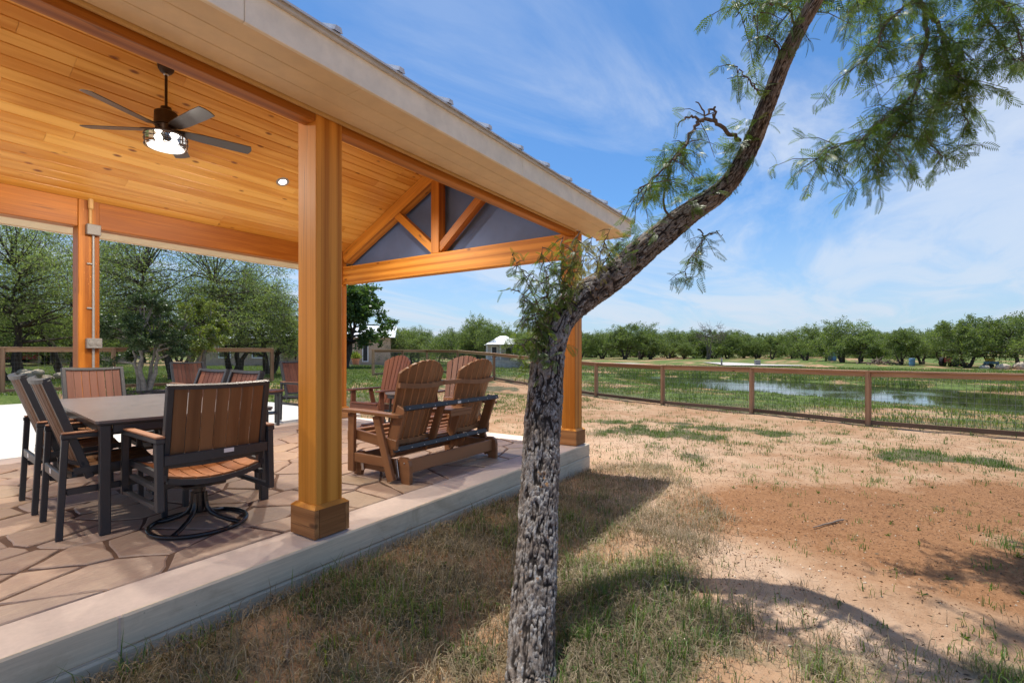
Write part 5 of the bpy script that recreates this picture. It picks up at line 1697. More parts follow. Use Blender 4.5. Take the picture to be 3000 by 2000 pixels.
def frond_base(n=8, lw=.062, ll=.38):
    V, F = [], []
    def q(a, b, c, d):
        k_ = len(V); V.extend([a, b, c, d]); F.append((k_, k_ + 1, k_ + 2, k_ + 3))
    q((0, -.010, 0), (0, .010, 0), (1, .004, 0), (1, -.004, 0))
    for i in range(n):
        t = .12 + .88 * i / (n - 1)
        L = ll * (1 - .55 * abs(t - .5) ** 1.5 * 2)
        for s in (-1, 1):
            dx, dy = math.cos(R(58 - 18 * t)), math.sin(R(58 - 18 * t)) * s
            px_, py_ = -dy * s, dx * s
            q((t, 0, 0), (t + dx * L * .5 + px_ * lw * .5, dy * L * .5 + py_ * lw * .5, -.010), (t + dx * L, dy * L, -.05), (t + dx * L * .5 - px_ * lw * .5, dy * L * .5 - py_ * lw * .5, -.010))
    return np.array(V, float), np.array(F)
FB_V, FB_F = frond_base()
FB_V2, FB_F2 = frond_base(8, .085, .34)
def fronds(P, D, size, g, base=(FB_V, FB_F), clump=None, curl=.35):
    P = np.asarray(P, float); D = np.asarray(D, float)
    n = len(P)
    D = D / np.linalg.norm(D, axis=1, keepdims=True)
    r = rand_unit(n, g) + np.array([0, 0, 1.2])
    N = r - D * (r * D).sum(1, keepdims=True); N /= np.linalg.norm(N, axis=1, keepdims=True)
    S = np.cross(N, D)
    bv, bf = base
    x, y, z = bv[:, 0], bv[:, 1], bv[:, 2]
    cur = g.uniform(.3, 1.4, n)[:, None] * curl
    zz_ = z[None, :] - cur * (x ** 2)[None, :]
    sz = np.broadcast_to(size, (n,))[:, None, None]
    V = P[:, None, :] + sz * (D[:, None, :] * x[None, :, None] + S[:, None, :] * y[None, :, None] + N[:, None, :] * zz_[..., None])
    F = (bf[None] + (np.arange(n) * len(bv))[:, None, None]).reshape(-1, 4)
    cl = g.random(n) if clump is None else clump
    gc = np.stack([np.repeat(g.random(n), len(bv)), np.repeat(cl, len(bv)), np.zeros(n * len(bv))], 1)
    return V.reshape(-1, 3), F, gc

def leafy_limb(key, pts_, r0, r1, density, nf, size, seed, mat='leaf_front', start=.1, bare=False, sub=(.14, .34), base=(FB_V, FB_F)):
    g = np.random.default_rng(seed)
    C2, U2 = spline([tuple(p) for p in pts_], max(8, int(len(pts_) * 5)))
    C2 = C2 + np.r_[np.zeros((1, 3)), g.normal(size=(len(C2) - 1, 3)) * .006]
    L = U2[-1]
    b = MB()
    b.tube([Vector(p - FO) for p in C2], list(np.linspace(r0, r1, len(C2))), 7)
    br = b.build('branch', 'twig_bark', front, True)
    if bare: return
    tw = MB()
    Ps, Ds, Cl, Sz = [], [], [], []
    n = max(2, int(L * density))
    for i in range(n):
        t = start + (1 - start) * (i + g.random()) / n
        p = np.array([np.interp(t * L, U2, C2[:, k_]) for k_ in range(3)])
        d = g.normal(size=3) * np.array([.8, .8, .45]) + np.array([0, 0, -.28])
        d /= np.linalg.norm(d)
        ln = g.uniform(*sub)
        q1 = p + d * ln * .5; q2 = p + d * ln + np.array([0, 0, -.22 * ln])
        tw.tube([Vector(p - FO), Vector(q1 - FO), Vector(q2 - FO)], [.0042, .003, .0018], 4, False)
        c = g.random()
        m = int(nf * g.uniform(.6, 1.3))
        for k_ in range(m):
            s = g.uniform(.15, 1.0)
            pp = p * (1 - s) ** 2 + q1 * 2 * s * (1 - s) + q2 * s * s
            fd = d * .35 + g.normal(size=3) * .62 + np.array([0, 0, -.35])
            Ps.append(pp); Ds.append(fd); Cl.append(c); Sz.append(size * g.uniform(.65, 1.25))
    tw.build('twig', 'twig_bark', br)
    V, F, gc = fronds(np.array(Ps) - FO, np.array(Ds), np.array(Sz), g, base, np.array(Cl))
    lo = np_mesh('leaves', V, F, mat, br, gc)
    lo['kind'] = 'stuff'

for i, (k_, v) in enumerate(LIMBS.items()):
    big = k_[0] == 'A'
    if k_ == 'A0':
        leafy_limb(k_, v, .032, .028, 0, 0, .1, 100 + i, bare=True)
    elif big:
        leafy_limb(k_, v, .020 if k_ in ('A1', 'A2', 'A4') else .012, .004, 31, 10, .112, 100 + i, sub=(.16, .42), start=.12)
    elif k_ in ('B1b', 'B1c'):
        leafy_limb(k_, v, .011, .004, 6, 3, .07, 100 + i)
    elif k_ == 'B1':
        leafy_limb(k_, v, .016, .005, 22, 8, .085, 100 + i, start=.45, sub=(.10, .26))
    elif k_ == 'B2':
        leafy_limb(k_, v, .010, .004, 18, 9, .090, 100 + i, start=.45, sub=(.08, .22))
    elif k_[0] == 'C':
        leafy_limb(k_, v, .008, .003, 26, 8, .080, 100 + i, start=.1, sub=(.08, .2))
    else:
        leafy_limb(k_, v, .006, .002, 20, 7, .085, 100 + i, start=.15, sub=(.06, .18))
# upright shoots where the trunk bends
for i, (a, b_) in enumerate(SPROUT):
    a = np.array(a); b_ = np.array(b_)
    mid = (a + b_) / 2 + np.array([.02, .02, .05])
    pale = i in (3, 4, 5)
    leafy_limb('s', [a, mid, b_], .0045, .0015, 46 if not pale else 40, 5, .055, 300 + i, 'leaf_pale' if pale else 'leaf_front', .12, sub=(.04, .13), base=(FB_V2, FB_F2))
# leaf tufts on the upper trunk
g = np.random.default_rng(77)
Ps, Ds = [], []
for (s0, s1, n) in ((3.15, 3.75, 34), (3.75, 4.6, 40)):
    for _ in range(n):
        u = g.uniform(s0, s1)
        p = np.array([np.interp(u, U_, ctr[:, k_]) for k_ in range(3)])
        o_ = np.array([-.35, .55, .25]) + g.normal(size=3) * .45
        o_ /= np.linalg.norm(o_)
        st = p + o_ * np.interp(u, U_, rad)
        for _k in range(5):
            Ps.append(st + o_ * g.uniform(0, .09)); Ds.append(o_ * .8 + g.normal(size=3) * .5 + np.array([0, 0, -.2]))
V, F, gc = fronds(np.array(Ps) - FO, np.array(Ds), g.uniform(.06, .11, len(Ps)), g)
lo = np_mesh('leaves', V, F, 'leaf_front', front, gc)
lo['kind'] = 'stuff'
Ps, Ds = [], []
for _ in range(62):
    u = g.uniform(1.80, 2.35)
    p = np.array([np.interp(u, U_, ctr[:, k_]) for k_ in range(3)])
    o_ = np.array([-.75, .25, .1]) + g.normal(size=3) * .5
    o_ /= np.linalg.norm(o_)
    for _k in range(3):
        Ps.append(p + o_ * (.10 + g.uniform(0, .10))); Ds.append(o_ * .7 + g.normal(size=3) * .5 + np.array([0, 0, -.1]))
V, F, gc = fronds(np.array(Ps) - FO, np.array(Ds), g.uniform(.045, .085, len(Ps)), g, (FB_V2, FB_F2))
lo = np_mesh('leaves', V, F, 'leaf_front', front, gc)
lo['kind'] = 'stuff'
MB().tube([Vector((3.96, .93, 2.31)) - Vector(FO), Vector((4.01, .86, 2.325)) - Vector(FO), Vector((4.045, .81, 2.335)) - Vector(FO)], [.022, .017, .008], 7).build('branch_stub', 'twig_bark', front)

# ------------------------------------------------------------------ grass, straw, stones
def blades(x, y, z, h, w, lean, g, name, label, mat, bend=.6):
    n = len(x)
    az = g.uniform(0, 2 * np.pi, n)
    dx, dy = np.cos(az), np.sin(az)
    sx, sy = -dy, dx
    tilt = np.minimum(lean * g.uniform(.2, 1.6, n), 1.5)
    mx_, mz = h * .5 * np.sin(tilt * .5), h * .5 * np.cos(tilt * .5)
    ex, ez = mx_ + h * .5 * np.sin(np.minimum(tilt * (1 + bend), np.where(tilt > 1.2, 1.56, 2.2))), mz + h * .5 * np.cos(np.minimum(tilt * (1 + bend), 2.2))
    P = np.zeros((n, 5, 3))
    for k_, s in ((0, -1), (1, 1)):
        P[:, k_, 0] = x + sx * w * .5 * s; P[:, k_, 1] = y + sy * w * .5 * s; P[:, k_, 2] = z - .012
        P[:, 2 + k_, 0] = x + dx * mx_ + sx * w * .42 * s; P[:, 2 + k_, 1] = y + dy * mx_ + sy * w * .42 * s; P[:, 2 + k_, 2] = z + mz
    P[:, 4, 0] = x + dx * ex; P[:, 4, 1] = y + dy * ex; P[:, 4, 2] = z + ez
    b = np.arange(n)[:, None] * 5
    F = np.concatenate([b + [0, 1, 3], b + [0, 3, 2], b + [2, 3, 4]], 1).reshape(-1, 3)
    cl = fbm(x * 1.5, y * 1.5, 91, 3)
    gc = np.repeat(np.stack([g.random(n), np.clip((cl - .3) * 2, 0, 1), np.zeros(n)], 1), 5, 0)
    o = np_mesh(name, P.reshape(-1, 3), F, mat, None, gc)
    return tag(o, label, 'grass', None, 'stuff')

g = np.random.default_rng(55)
def scatter(n, ahead, aside, dens, tuft=0, tr=.05):
    """random points in a camera-aligned rectangle kept with probability dens(x, y); tuft > 0 adds neighbours"""
    a = g.uniform(*ahead, n); c = g.uniform(*aside, n)
    x, y = plan(a, c)
    keep = g.random(n) < dens(x, y)
    x, y = x[keep], y[keep]
    if tuft:
        m = g.poisson(tuft, len(x)) + 3
        x = np.repeat(x, m); y = np.repeat(y, m)
        x = x + g.normal(size=len(x)) * tr; y = y + g.normal(size=len(y)) * tr
    ok = ~pad_mask(x, y, .1)
    return x[ok], y[ok]
def gcov(x, y, p=1.0):
    gg, mm, ss = cover(x, y)
    return np.clip(gg, 0, 1) ** p
# near ground: green tufts
x, y = scatter(6200, (1.7, 6.5), (-2.6, 6.5), lambda x, y: (gcov(x, y, 1.6) * np.where((y > 1.25) & (y < 2.7), .75 * sstep(.42, .60, fbm(x * 1.6, y * 1.6, 68, 3)) + .10, 1.0) + .04), 8, .04)
blades(x, y, ground_z(x, y), g.uniform(.035, .15, len(x)) * (.55 + .7 * gcov(x, y)), g.uniform(.0028, .0062, len(x)), .85, g, 'grass_tufts', 'green grass tufts in the yard close to the leaning tree', 'grass_green')
# dry upright blades between them
x, y = scatter(6000, (1.7, 6.0), (-3.2, 3.0), lambda x, y: np.clip(gcov(x, y) * .7 + .5 * (y > 1.1) * (x < 3.9) * (y < 2.7) * sstep(.46, .62, fbm(x * 1.7, y * 1.7, 44, 3)), 0, 1), 5, .04)
blades(x, y, ground_z(x, y), g.uniform(.03, .10, len(x)), g.uniform(.002, .0045, len(x)), 1.2, g, 'dry_grass', 'thin dry grass around the leaning tree and beside the curb', 'grass_dry')
# matted straw lying flat
x, y = scatter(26000, (1.6, 6.5), (-3.0, 2.0), lambda x, y: np.clip(sstep(-.1, .25, y - .75) * (x < 6.5) * (y < 2.68) * (.35 + .9 * sstep(.35, .6, fbm(x * 2.2, y * 2.2, 45, 3))) + gcov(x, y) * .5, 0, 1), 1, .05)
blades(x, y, ground_z(x, y) + .012, g.uniform(.04, .15, len(x)) * g.uniform(.4, 1.1, len(x)), g.uniform(.0022, .005, len(x)), 3.0, g, 'straw_litter', 'flattened dry straw lying on the shaded ground beside the curb', 'grass_dry', .05)
# middle yard
x, y = scatter(14000, (5.5, 16), (-1.0, 12), lambda x, y: (gcov(x, y, 1.3) * .85 + .06) * (side_right(x, y) < 0), 9, .06)
blades(x, y, ground_z(x, y), g.uniform(.03, .10, len(x)), g.uniform(.004, .009, len(x)), .8, g, 'yard_grass', 'patchy short green grass across the yard inside the fence', 'grass_green')
x, y = scatter(6000, (5.5, 20), (-4.5, 11), lambda x, y: (gcov(x, y) * .7 + .05) * (side_right(x, y) < 0), 6, .09)
blades(x, y, ground_z(x, y), g.uniform(.03, .09, len(x)), g.uniform(.003, .007, len(x)), 1.2, g, 'yard_dry_grass', 'scattered dry grass across the yard inside the fence', 'grass_dry')
# beyond the fence down to the pond
def bank(x, y):
    return (side_right(x, y) > .05) * (ground_z(x, y, False) > WATER_Z - .02)
x, y = scatter(30000, (8, 34), (-7, 26), lambda x, y: bank(x, y) * (.25 + .75 * sstep(.36, .6, fbm(x * .7, y * .7, 47, 3))), 5, .10)
blades(x, y, ground_z(x, y), g.uniform(.04, .17, len(x)) * (.4 + 1.0 * fbm(x * .8, y * .8, 48, 2)) * (.35 + .65 * sstep(-.44, -.30, ground_z(x, y, False))), g.uniform(.008, .018, len(x)), .7, g, 'bank_grass', 'rough green weeds on the bank between the fence and the pond', 'grass_lush')
x, y = scatter(9000, (8, 34), (-7, 26), lambda x, y: bank(x, y) * sstep(.45, .62, fbm(x * .5, y * .5, 49, 3)), 4, .12)
blades(x, y, ground_z(x, y), g.uniform(.04, .13, len(x)), g.uniform(.006, .012, len(x)), 1.0, g, 'bank_dry_grass', 'dry stalks among the weeds on the pond bank', 'grass_dry')
# reeds at the waterline and the meadow behind
def shore(x, y):
    z_ = ground_z(x, y, False)
    return np.exp(-((z_ - WATER_Z - .03) / .05) ** 2) * sstep(.44, .58, fbm(x * .35, y * .35, 50, 2))
x, y = scatter(16000, (18, 44), (-6, 27), shore, 9, .14)
blades(x, y, np.maximum(ground_z(x, y), WATER_Z - .05), g.uniform(.12, .42, len(x)), g.uniform(.012, .022, len(x)), .4, g, 'reeds', 'bright green reeds along the edge of the pond', 'grass_lush')
x, y = scatter(46000, (26, 78), (-20, 56), lambda x, y: (side_right(x, y) > 0) * (ground_z(x, y, False) > WATER_Z + .03) * gcov(x, y), 3, .25)
blades(x, y, ground_z(x, y), g.uniform(.07, .20, len(x)), g.uniform(.03, .06, len(x)), .7, g, 'meadow_grass', 'green meadow grass beyond the pond', 'grass_lush')
# lawn behind the left fence
x, y = scatter(42000, (9.5, 34), (-32, -2.5), lambda x, y: sstep(10.5, 12.0, y) * .8, 4, .10)
blades(x, y, ground_z(x, y), g.uniform(.05, .12, len(x)), g.uniform(.012, .026, len(x)), .8, g, 'lawn_grass', 'mown green lawn behind the patio and the left fence', 'grass_lush')
x, y = scatter(5200, (8, 16), (-6.5, 2.5), lambda x, y: sstep(7.9, 9.2, y + .5 * (x - 6)) * .5 * (side_right(x, y) < 0), 7, .07)
blades(x, y, ground_z(x, y), g.uniform(.03, .09, len(x)), g.uniform(.006, .012, len(x)), .9, g, 'yard_edge_grass', 'thin grass between the patio and the corner of the fence', 'grass_green')
# leafy weeds: short broad rosettes
x, y = scatter(700, (2.0, 10.0), (-.5, 7), lambda x, y: .16 + gcov(x, y) * .4, 0)
n = len(x); m = 11
xx = np.repeat(x, m); yy_ = np.repeat(y, m); zz_ = np.repeat(ground_z(x, y), m)
az = g.uniform(0, 6.28, n * m); el_ = g.uniform(.1, 1.4, n * m)
D_ = np.stack([np.cos(az) * np.cos(el_), np.sin(az) * np.cos(el_), np.sin(el_)], 1)
V, F = leaf_quads(np.stack([xx, yy_, zz_], 1), D_, g.uniform(.015, .05, n * m), g.uniform(.005, .011, n * m), g)
tag(np_mesh('weeds', V, F, 'grass_green', None, np.repeat(np.stack([g.random(n * m), np.repeat(g.random(n), m), 0 * xx], 1), 4, 0)), 'small leafy weeds dotted over the sandy yard', 'weeds', None, 'stuff')
# clods and small stones
def pebbles(n, ahead, aside, dens, s0, s1, name, label, mat):
    x, y = scatter(n, ahead, aside, dens)
    n = len(x)
    if n == 0: return
    z = ground_z(x, y)
    base = np.array([(1, 0, 0), (-.5, .87, 0), (-.5, -.87, 0), (.2, .1, .8), (-.1, 0, -.5), (-.3, .4, .55)])
    fb = np.array([(0, 1, 5), (0, 5, 3), (1, 2, 5), (2, 3, 5), (2, 0, 3), (0, 4, 1), (1, 4, 2), (2, 4, 0)])
    s = g.uniform(s0, s1, n) * g.random(n) ** .8 + s0 * .4
    az = g.uniform(0, 6.28, n)
    sq = g.uniform(.5, 1, (n, 3))
    B = base[None] * sq[:, None, :] * s[:, None, None]
    X = B[..., 0] * np.cos(az)[:, None] - B[..., 1] * np.sin(az)[:, None]
    Y = B[..., 0] * np.sin(az)[:, None] + B[..., 1] * np.cos(az)[:, None]
    V = np.stack([X + x[:, None], Y + y[:, None], B[..., 2] + z[:, None]], -1).reshape(-1, 3)
    F = (fb[None] + (np.arange(n) * 6)[:, None, None]).reshape(-1, 3)
    tag(np_mesh(name, V, F, mat), label, 'stones', None, 'stuff')
pebbles(110000, (2.0, 9.0), (-.8, 8), lambda x, y: np.clip(cover(x, y)[1], 0, 1) * .7 + .10 + .35 * sstep(.48, .62, fbm(x * 1.3, y * 1.3, 58, 3)), .003, .012, 'soil_crumbs', 'brown crumbs of mulch and soil over the bare ground', 'clod')
pebbles(5200, (2.0, 9.0), (-2.6, 4), lambda x, y: .25 + .5 * sstep(.5, .6, fbm(x * 1.1, y * 1.1, 52, 3)), .004, .018, 'gravel_chips', 'pale stone chips scattered beside the curb', 'rock_pale')
# dead leaves and bits of bark lying about
mk_leaf('litter', (.055, .035, .020), (.12, .075, .040), (.24, .165, .095), .1, .8)
x, y = scatter(9000, (1.7, 8.0), (-2.8, 6.0), lambda x, y: .10 + .55 * sstep(.46, .62, fbm(x * 1.4, y * 1.4, 71, 3)) + .25 * (y > 1.2) * (x < 5))
n = len(x)
az = g.uniform(0, 6.28, n); tl = g.normal(size=n) * .22
D_ = np.stack([np.cos(az) * np.cos(tl), np.sin(az) * np.cos(tl), np.sin(tl)], 1)
V, F = leaf_quads(np.stack([x, y, ground_z(x, y) + .006], 1), D_, g.uniform(.010, .040, n), g.uniform(.004, .014, n), g)
tag(np_mesh('leaf_litter', V, F, 'litter', None, np.repeat(np.stack([g.random(n), g.random(n), 0 * x], 1), 4, 0)), 'dead leaves and bark scraps scattered on the yard', 'leaf litter', None, 'stuff')
# a few fallen sticks, one thing each
rk = random.Random(4)
for i, (ah, asd, L, a, lab) in enumerate(((3.30, .36, .22, .6, 'short pale stick lying in the grass right of the trunk'), (3.12, .30, .26, 2.5, 'thin crooked stick lying by the right side of the trunk'),
                                 (4.25, 2.75, .42, 2.6, 'dark twig lying on the brown mulch'), (2.95, .82, .20, 1.2, 'broken stick in the grass beside the tree shadow'),
                                 (2.30, -1.05, .16, .9, 'curled brown twig in the straw near the curb'), (2.62, -1.5, .12, 2.0, 'small bent twig in the shade beside the curb'))):
    x, y = plan(ah, asd)
    b = MB()
    pp = []
    for k_ in range(6):
        t = k_ / 5 - .5
        px_, py_ = x + math.cos(a) * L * t + rk.uniform(-.012, .012), y + math.sin(a) * L * t + rk.uniform(-.012, .012)
        pp.append((px_ - x, py_ - y, float(ground_z(np.array([px_]), np.array([py_]))[0]) + .012 + rk.uniform(0, .012)))
    b.tube(pp, [.008, .0085, .008, .007, .006, .004], 7)
    b.tube([pp[2], (pp[2][0] + .05 * math.cos(a + .8), pp[2][1] + .05 * math.sin(a + .8), pp[2][2] + .02)], [.005, .002], 5)
    o = b.build('fallen_stick', 'dead_wood', None, True)
    o.location = (x, y, 0)
    tag(o, lab, 'stick', 'fallen sticks')

# ------------------------------------------------------------------ distant buildings and things
def house(name, label, ahead, aside, w, d, h, roof_h, rz, wall, roof, hip=False, eave=.4, windows=(), cat='house'):
    x, y = plan(ahead, aside)
    t = thing(name, label, cat, (x, y, gz1(x, y) - .05), rz)
    boxp('wall', wall, t, (0, 0, h / 2), (w, d, h), 0)
    r_ = MB()
    a, b = w / 2 + eave, d / 2 + eave
    if hip:
        ri = max(.3, w / 2 - d / 2)
        vs = [(-a, -b, h - .1), (a, -b, h - .1), (a, b, h - .1), (-a, b, h - .1), (-ri, 0, h + roof_h), (ri, 0, h + roof_h)]
        fs = [(0, 1, 5, 4), (2, 3, 4, 5), (1, 2, 5), (3, 0, 4), (0, 1, 2, 3)]
    else:
        vs = [(-a, -b, h - .12), (a, -b, h - .12), (a, b, h - .12), (-a, b, h - .12), (-a, 0, h + roof_h), (a, 0, h + roof_h)]
        fs = [(0, 1, 5, 4), (2, 3, 4, 5), (1, 2, 5), (3, 0, 4), (0, 1, 2, 3)]
        gb = MB().prism([(-d / 2, h - .02), (d / 2, h - .02), (0, h + roof_h * .92)], -w / 2 + .002, w / 2 - .002, lambda u, v, q: (q, u, v))
        gb.build('gable_wall', wall, t)
    r_.add(vs, fs, vs)
    r_.build('roof', roof, t)
    for (cx, cz, ww, hh, side) in windows:
        c, s_ = ((cx, -d / 2 - .012, cz), (ww, .03, hh)) if side == 'f' else ((-w / 2 - .012, cx, cz), (.03, ww, hh))
        wi = boxp('window', 'dark_opening', t, c, s_, 0)
        s2 = tuple(q + (.16 if q > .05 else -.01) for q in s_)
        boxp('frame', 'roof_white', wi, c, s2, 0)
    return t
# local -y of each house looks back to the patio (turned with the view line)
VR = HEAD - R(90)
house('tan_house', 'tan stucco house with a narrow window, half behind the dark broadleaf tree', 44, -13.4, 5.2, 6, 2.7, 1.0, VR + R(10), 'stucco_tan', 'roof_white', windows=((.55, 1.35, .35, 1.5, 'f'), (-1.4, 1.2, 1.0, 1.1, 'f')))
hs = house('stone_cottage', 'small pale stone cottage with a white hipped metal roof among the trees', 46.5, -.85, 3.3, 3.3, 1.45, .78, VR + R(6), 'stone_pale', 'roof_white', True, .22, ((-.95, .70, .42, .95, 'f'), (.35, .78, .45, .6, 'f')))
hs.location.z += .82
boxp('foundation', 'stone_pale', hs, (0, -.3, -.48), (3.5, 3.9, .95), 0)
for px_ in (-1.66, -.45, .75, 1.66):
    boxp('porch_post', 'roof_white', hs, (px_, -2.25, .68), (.09, .09, 1.36), 0)
boxp('porch_roof', 'roof_white', hs, (0, -2.0, 1.40), (3.6, .8, .05), 0)
boxp('chimney', 'stone_grey', hs, (1.0, .3, 1.9), (.28, .28, .8), 0)
house('ranch_house', 'tan house with a white metal roof behind the trees, left of the front post', 38, -18.6, 6.4, 6, 2.15, 1.3, VR + R(-12), 'stucco_tan', 'roof_white', windows=((1.2, 1.2, .9, 1.0, 'f'), (-1.6, 1.2, .9, 1.0, 'f')))
lb = house('long_barn', 'long low tan building seen under the trees at the far left', 50, -46.0, 14, 6, 2.0, .8, VR + R(-30), 'stucco_tan', 'blue_trim', windows=((2.5, 1.1, 1.6, .9, 'f'), (-3, 1.1, 1.2, .9, 'f')))

def car(name, label, ahead, aside, rz, paint):
    x, y = plan(ahead, aside)
    t = thing(name, label, 'car', (x, y, gz1(x, y)), rz, 'parked cars')
    pr = [(-2.1, .35), (-2.15, .75), (-1.7, .95), (-1.1, 1.42), (.6, 1.45), (1.15, 1.0), (1.95, .86), (2.12, .6), (2.08, .35)]
    MB().prism(pr, -.85, .85, lambda u, v, q: (u, q, v)).build('body', paint, t)
    MB().prism([(-1.45, .98), (-1.02, 1.36), (.52, 1.38), (.98, 1.0)], -.86, .86, lambda u, v, q: (u, q, v)).build('window', 'glass_dark', t)
    for wx in (-1.3, 1.3):
        for wy in (-.78, .78):
            w = MB().lathe([(.20, -.1), (.33, -.1), (.33, .1), (.20, .1)], n=18)
            o = w.build('wheel', 'rubber', t, True)
            o.matrix_local = Matrix.Translation((wx, wy, .33)) @ Matrix.Rotation(R(90), 4, 'X')
    return t
car('parked_car', 'red car parked under the trees at the far left', 46, -44.5, VR + R(20), 'car_red')
car('parked_car', 'silver car parked beside the red car at the far left', 46, -48.5, VR + R(15), 'car_silver')

x, y = plan(38.5, -12.3)
pt = thing('potted_plant', 'terracotta pot with a yellow green plant beside the tan house', 'plant', (x, y, gz1(x, y)))
MB().lathe([(.20, 0), (.30, .55), (.34, .56), (.34, .62), (.28, .62), (.26, .55)], n=20).build('pot', 'terracotta', pt, True)
gg = np.random.default_rng(3)
n = 500
az = gg.uniform(0, 6.28, n); el_ = gg.uniform(.1, 1.4, n)
D_ = np.stack([np.cos(az) * np.cos(el_), np.sin(az) * np.cos(el_), np.sin(el_)], 1)
V, F = leaf_quads(np.array([[0, 0, .6]]) + D_ * gg.uniform(0, .35, n)[:, None], D_, gg.uniform(.2, .4, n), .05, gg)
np_mesh('leaves', V, F, 'leaf_yellow', pt, np.repeat(np.stack([gg.random(n), gg.random(n), 0 * az], 1), 4, 0))

def rock(name, label, x, y, s, seed, cat='rock', group=None, mat='rock_pale', zoff=0):
    bm = bmesh.new()
    bmesh.ops.create_icosphere(bm, subdivisions=2, radius=s)
    q = random.Random(seed)
    o_ = (q.uniform(0, 9), q.uniform(0, 9))
    for v in bm.verts:
        f_ = .75 + .5 * float(fbm(np.array([v.co.x / s * 1.3 + o_[0] + v.co.z / s]), np.array([v.co.y / s * 1.3 + o_[1]]), seed, 3)[0])
        v.co = v.co * f_
        v.co.z *= .62
    me = bpy.data.meshes.new(name)
    bm.to_mesh(me); bm.free()
    me.materials.append(MATS[mat])
    o = link(bpy.data.objects.new(name, me))
    o.location = (x, y, gz1(x, y) + s * .3 + zoff)
    o.rotation_euler = (0, 0, q.uniform(0, 6))
    return tag(o, label, cat, group)
x0, y0 = plan(17.6, -16.7)
rq = random.Random(8)
for k_ in range(9):
    rock('limestone_rock', 'pale limestone rock in the pile behind the left fence', x0 + rq.uniform(-.65, .65), y0 + rq.uniform(-.4, .4), rq.uniform(.16, .30), k_, 'rock', 'pile of limestone rocks', 'rock_pale', .12 * (k_ % 3))
for k_, (ah, asd, s) in enumerate(((46, 46.2, .55), (45.5, 47.6, .75), (45.2, 49.0, .6), (46.5, 44.9, .4))):
    x, y = plan(ah, asd)
    rock('boulder', 'large pale boulder near the yellow machine at the right edge', x, y, s, 30 + k_, 'rock', 'boulders beside the yellow machine')

# tractor under the trees
x, y = plan(54, 48.6)
tr = thing('tractor', 'small red tractor with a roll bar parked under the trees across the pond', 'tractor', (x, y, gz1(x, y)), VR + R(25))
MB().prism([(-.9, .45), (-.9, .95), (-.2, 1.0), (.1, .78), (1.1, .72), (1.15, .42)], -.36, .36, lambda u, v, q: (u, q, v)).build('body', 'machine_red', tr)
for wx, wr, ww in ((-.65, .52, .30), (.85, .32, .2)):
    for wy in (-.55, .55):
        o = MB().lathe([(wr * .5, -ww / 2), (wr, -ww / 2), (wr, ww / 2), (wr * .5, ww / 2)], n=20).build('wheel', 'rubber', tr, True)
        o.matrix_local = Matrix.Translation((wx, wy, wr)) @ Matrix.Rotation(R(90), 4, 'X')
MB().tube([(-.75, -.4, .9), (-.75, -.4, 1.75), (-.75, .4, 1.75), (-.75, .4, .9)], .045, 8).build('roll_bar', 'rubber', tr)
boxp('seat', 'rubber', tr, (-.45, 0, 1.05), (.45, .5, .12), .02)
boxp('canopy', 'rubber', tr, (-.4, 0, 1.80), (1.3, 1.1, .06), .02)
MB().bar((1.1, -.3, .55), (1.9, -.3, .25), .07, .10).bar((1.1, .3, .55), (1.9, .3, .25), .07, .10).build('loader_arm', 'machine_red', tr)
boxp('bucket', 'machine_red', tr, (1.95, 0, .25), (.3, 1.2, .35), .03)
x, y = plan(50, 48.9)
ye = thing('yellow_machine', 'yellow and blue machine on wheels standing between the trees', 'machine', (x, y, gz1(x, y)), VR)
boxp('body', 'machine_yellow', ye, (0, 0, .82), (.62, .5, .34), .05)
boxp('base', 'barrel_blue', ye, (.1, 0, .5), (1.1, .6, .26), .03)
for wx in (-.3, .45):
    for wy in (-.32, .32):
        MB().lathe([(.08, -.06), (.20, -.06), (.20, .06), (.08, .06)], n=14).build('wheel', 'rubber', ye, True).matrix_local = Matrix.Translation((wx, wy, .2)) @ Matrix.Rotation(R(90), 4, 'X')
x, y = plan(56, 45.8)
br_ = thing('barrel', 'pale blue barrel standing by the brush pile across the pond', 'barrel', (x, y, gz1(x, y)))
MB().lathe([(.26, 0), (.29, .05), (.29, .25), (.305, .28), (.29, .31), (.29, .6), (.305, .63), (.29, .66), (.29, .85), (.26, .88)], n=20).build('drum', 'barrel_blue', br_, True)
MB().lathe([(.05, .88), (.05, .91), (.03, .91)], n=10).build('cap', 'cap_white', br_, True)
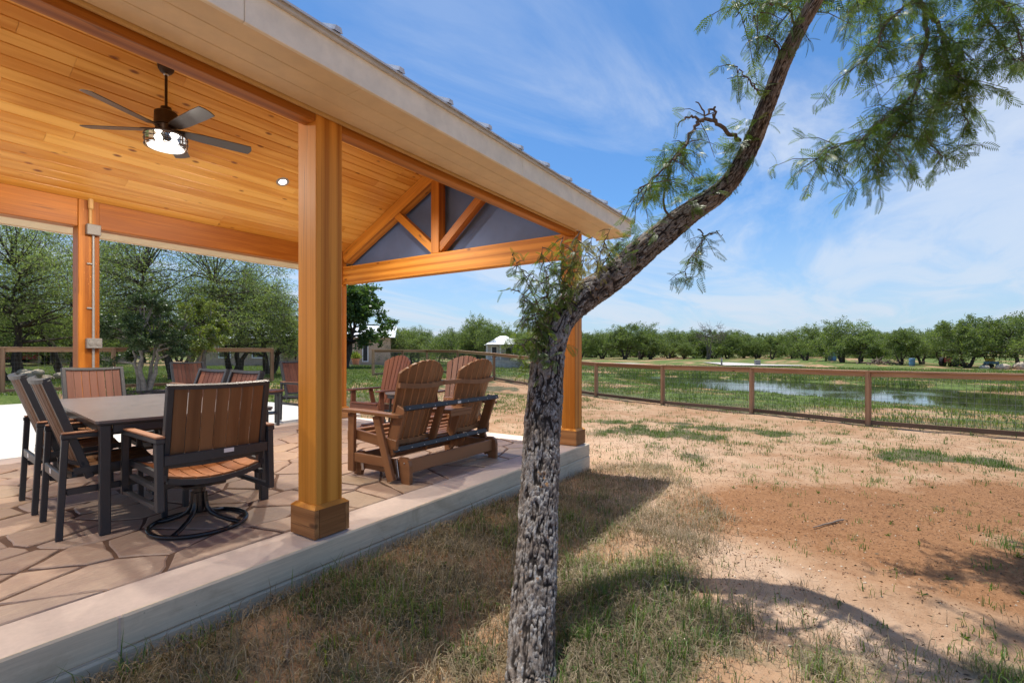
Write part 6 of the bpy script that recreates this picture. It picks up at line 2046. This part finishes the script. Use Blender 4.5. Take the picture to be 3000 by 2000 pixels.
# brush pile
x, y = plan(60, 45.6)
bp_ = MB()
rq = random.Random(12)
for k_ in range(46):
    a = rq.uniform(0, 6.28); L = rq.uniform(.8, 2.2)
    c = Vector((rq.gauss(0, 1.3), rq.gauss(0, .5), rq.uniform(.05, .6)))
    d = Vector((math.cos(a), math.sin(a), rq.uniform(-.1, .55))) * L * .5
    bp_.tube([c - d * .6, c + Vector((0, 0, .12)), c + d], [.05, .04, .015], 5)
o = bp_.build('brush_pile', 'dead_wood')
o.location = (x, y, gz1(x, y)); o.rotation_euler = (0, 0, VR)
tag(o, 'grey pile of dead branches under the trees across the pond', 'brush pile', None, 'stuff')
# portable cabin, sign boards, posts and gravel drives
x, y = plan(88, 57.6)
pc = thing('portable_toilet', 'tall dark grey portable cabin between the tree trunks across the pond', 'cabin', (x, y, gz1(x, y)), VR)
boxp('cabin', 'portable_grey', pc, (0, 0, 1.05), (.95, 1, 2.1), .03)
boxp('door', 'barrel_blue', pc, (.05, -.51, 1.0), (.6, .03, 1.75), .01)
boxp('roof', 'portable_grey', pc, (0, 0, 2.16), (1.05, 1.1, .12), .05)
x, y = plan(56, 24.0)
bo = thing('bollard', 'grey bollard post beside the gravel drive across the pond', 'post', (x, y, gz1(x, y)))
MB().lathe([(.09, 0), (.09, .80), (.07, .86), (.02, .88)], n=14).build('shaft', 'box_grey', bo, True)
MB().lathe([(.095, .66), (.095, .74)], n=14).build('band', 'roof_white', bo, True)
x, y = plan(57, 28.6)
ub = thing('utility_box', 'square grey utility box standing beside the gravel drive', 'box', (x, y, gz1(x, y)), VR)
boxp('cabinet', 'box_grey', ub, (0, 0, .30), (.55, .4, .6), .02)
boxp('lid', 'conduit_grey', ub, (0, 0, .62), (.6, .45, .06), .02)
def drive(name, label, pts_, mat='road_grey'):
    v = [plan(*p) for p in pts_]
    b = MB()
    n = len(v)
    b.add([(a, c, gz1(a, c) + .10) for a, c in v], [tuple(range(n))], [(a, c, 0) for a, c in v])
    tag(b.build(name, mat), label, None, None, 'structure')
drive('gravel_drive', 'pale gravel drive across the pond', [(54, 23.5), (53, 32), (56, 33), (60, 31), (70, 31.5), (72, 28), (62, 26)])
drive('concrete_road', 'pale concrete road behind the trees across the pond', [(60, 4), (59, 12), (62, 17), (66, 16), (66, 4)])
drive('gravel_lot', 'strip of bare gravel by the tan house', [(37, -16), (37, -7), (40, -6), (42, -16)])
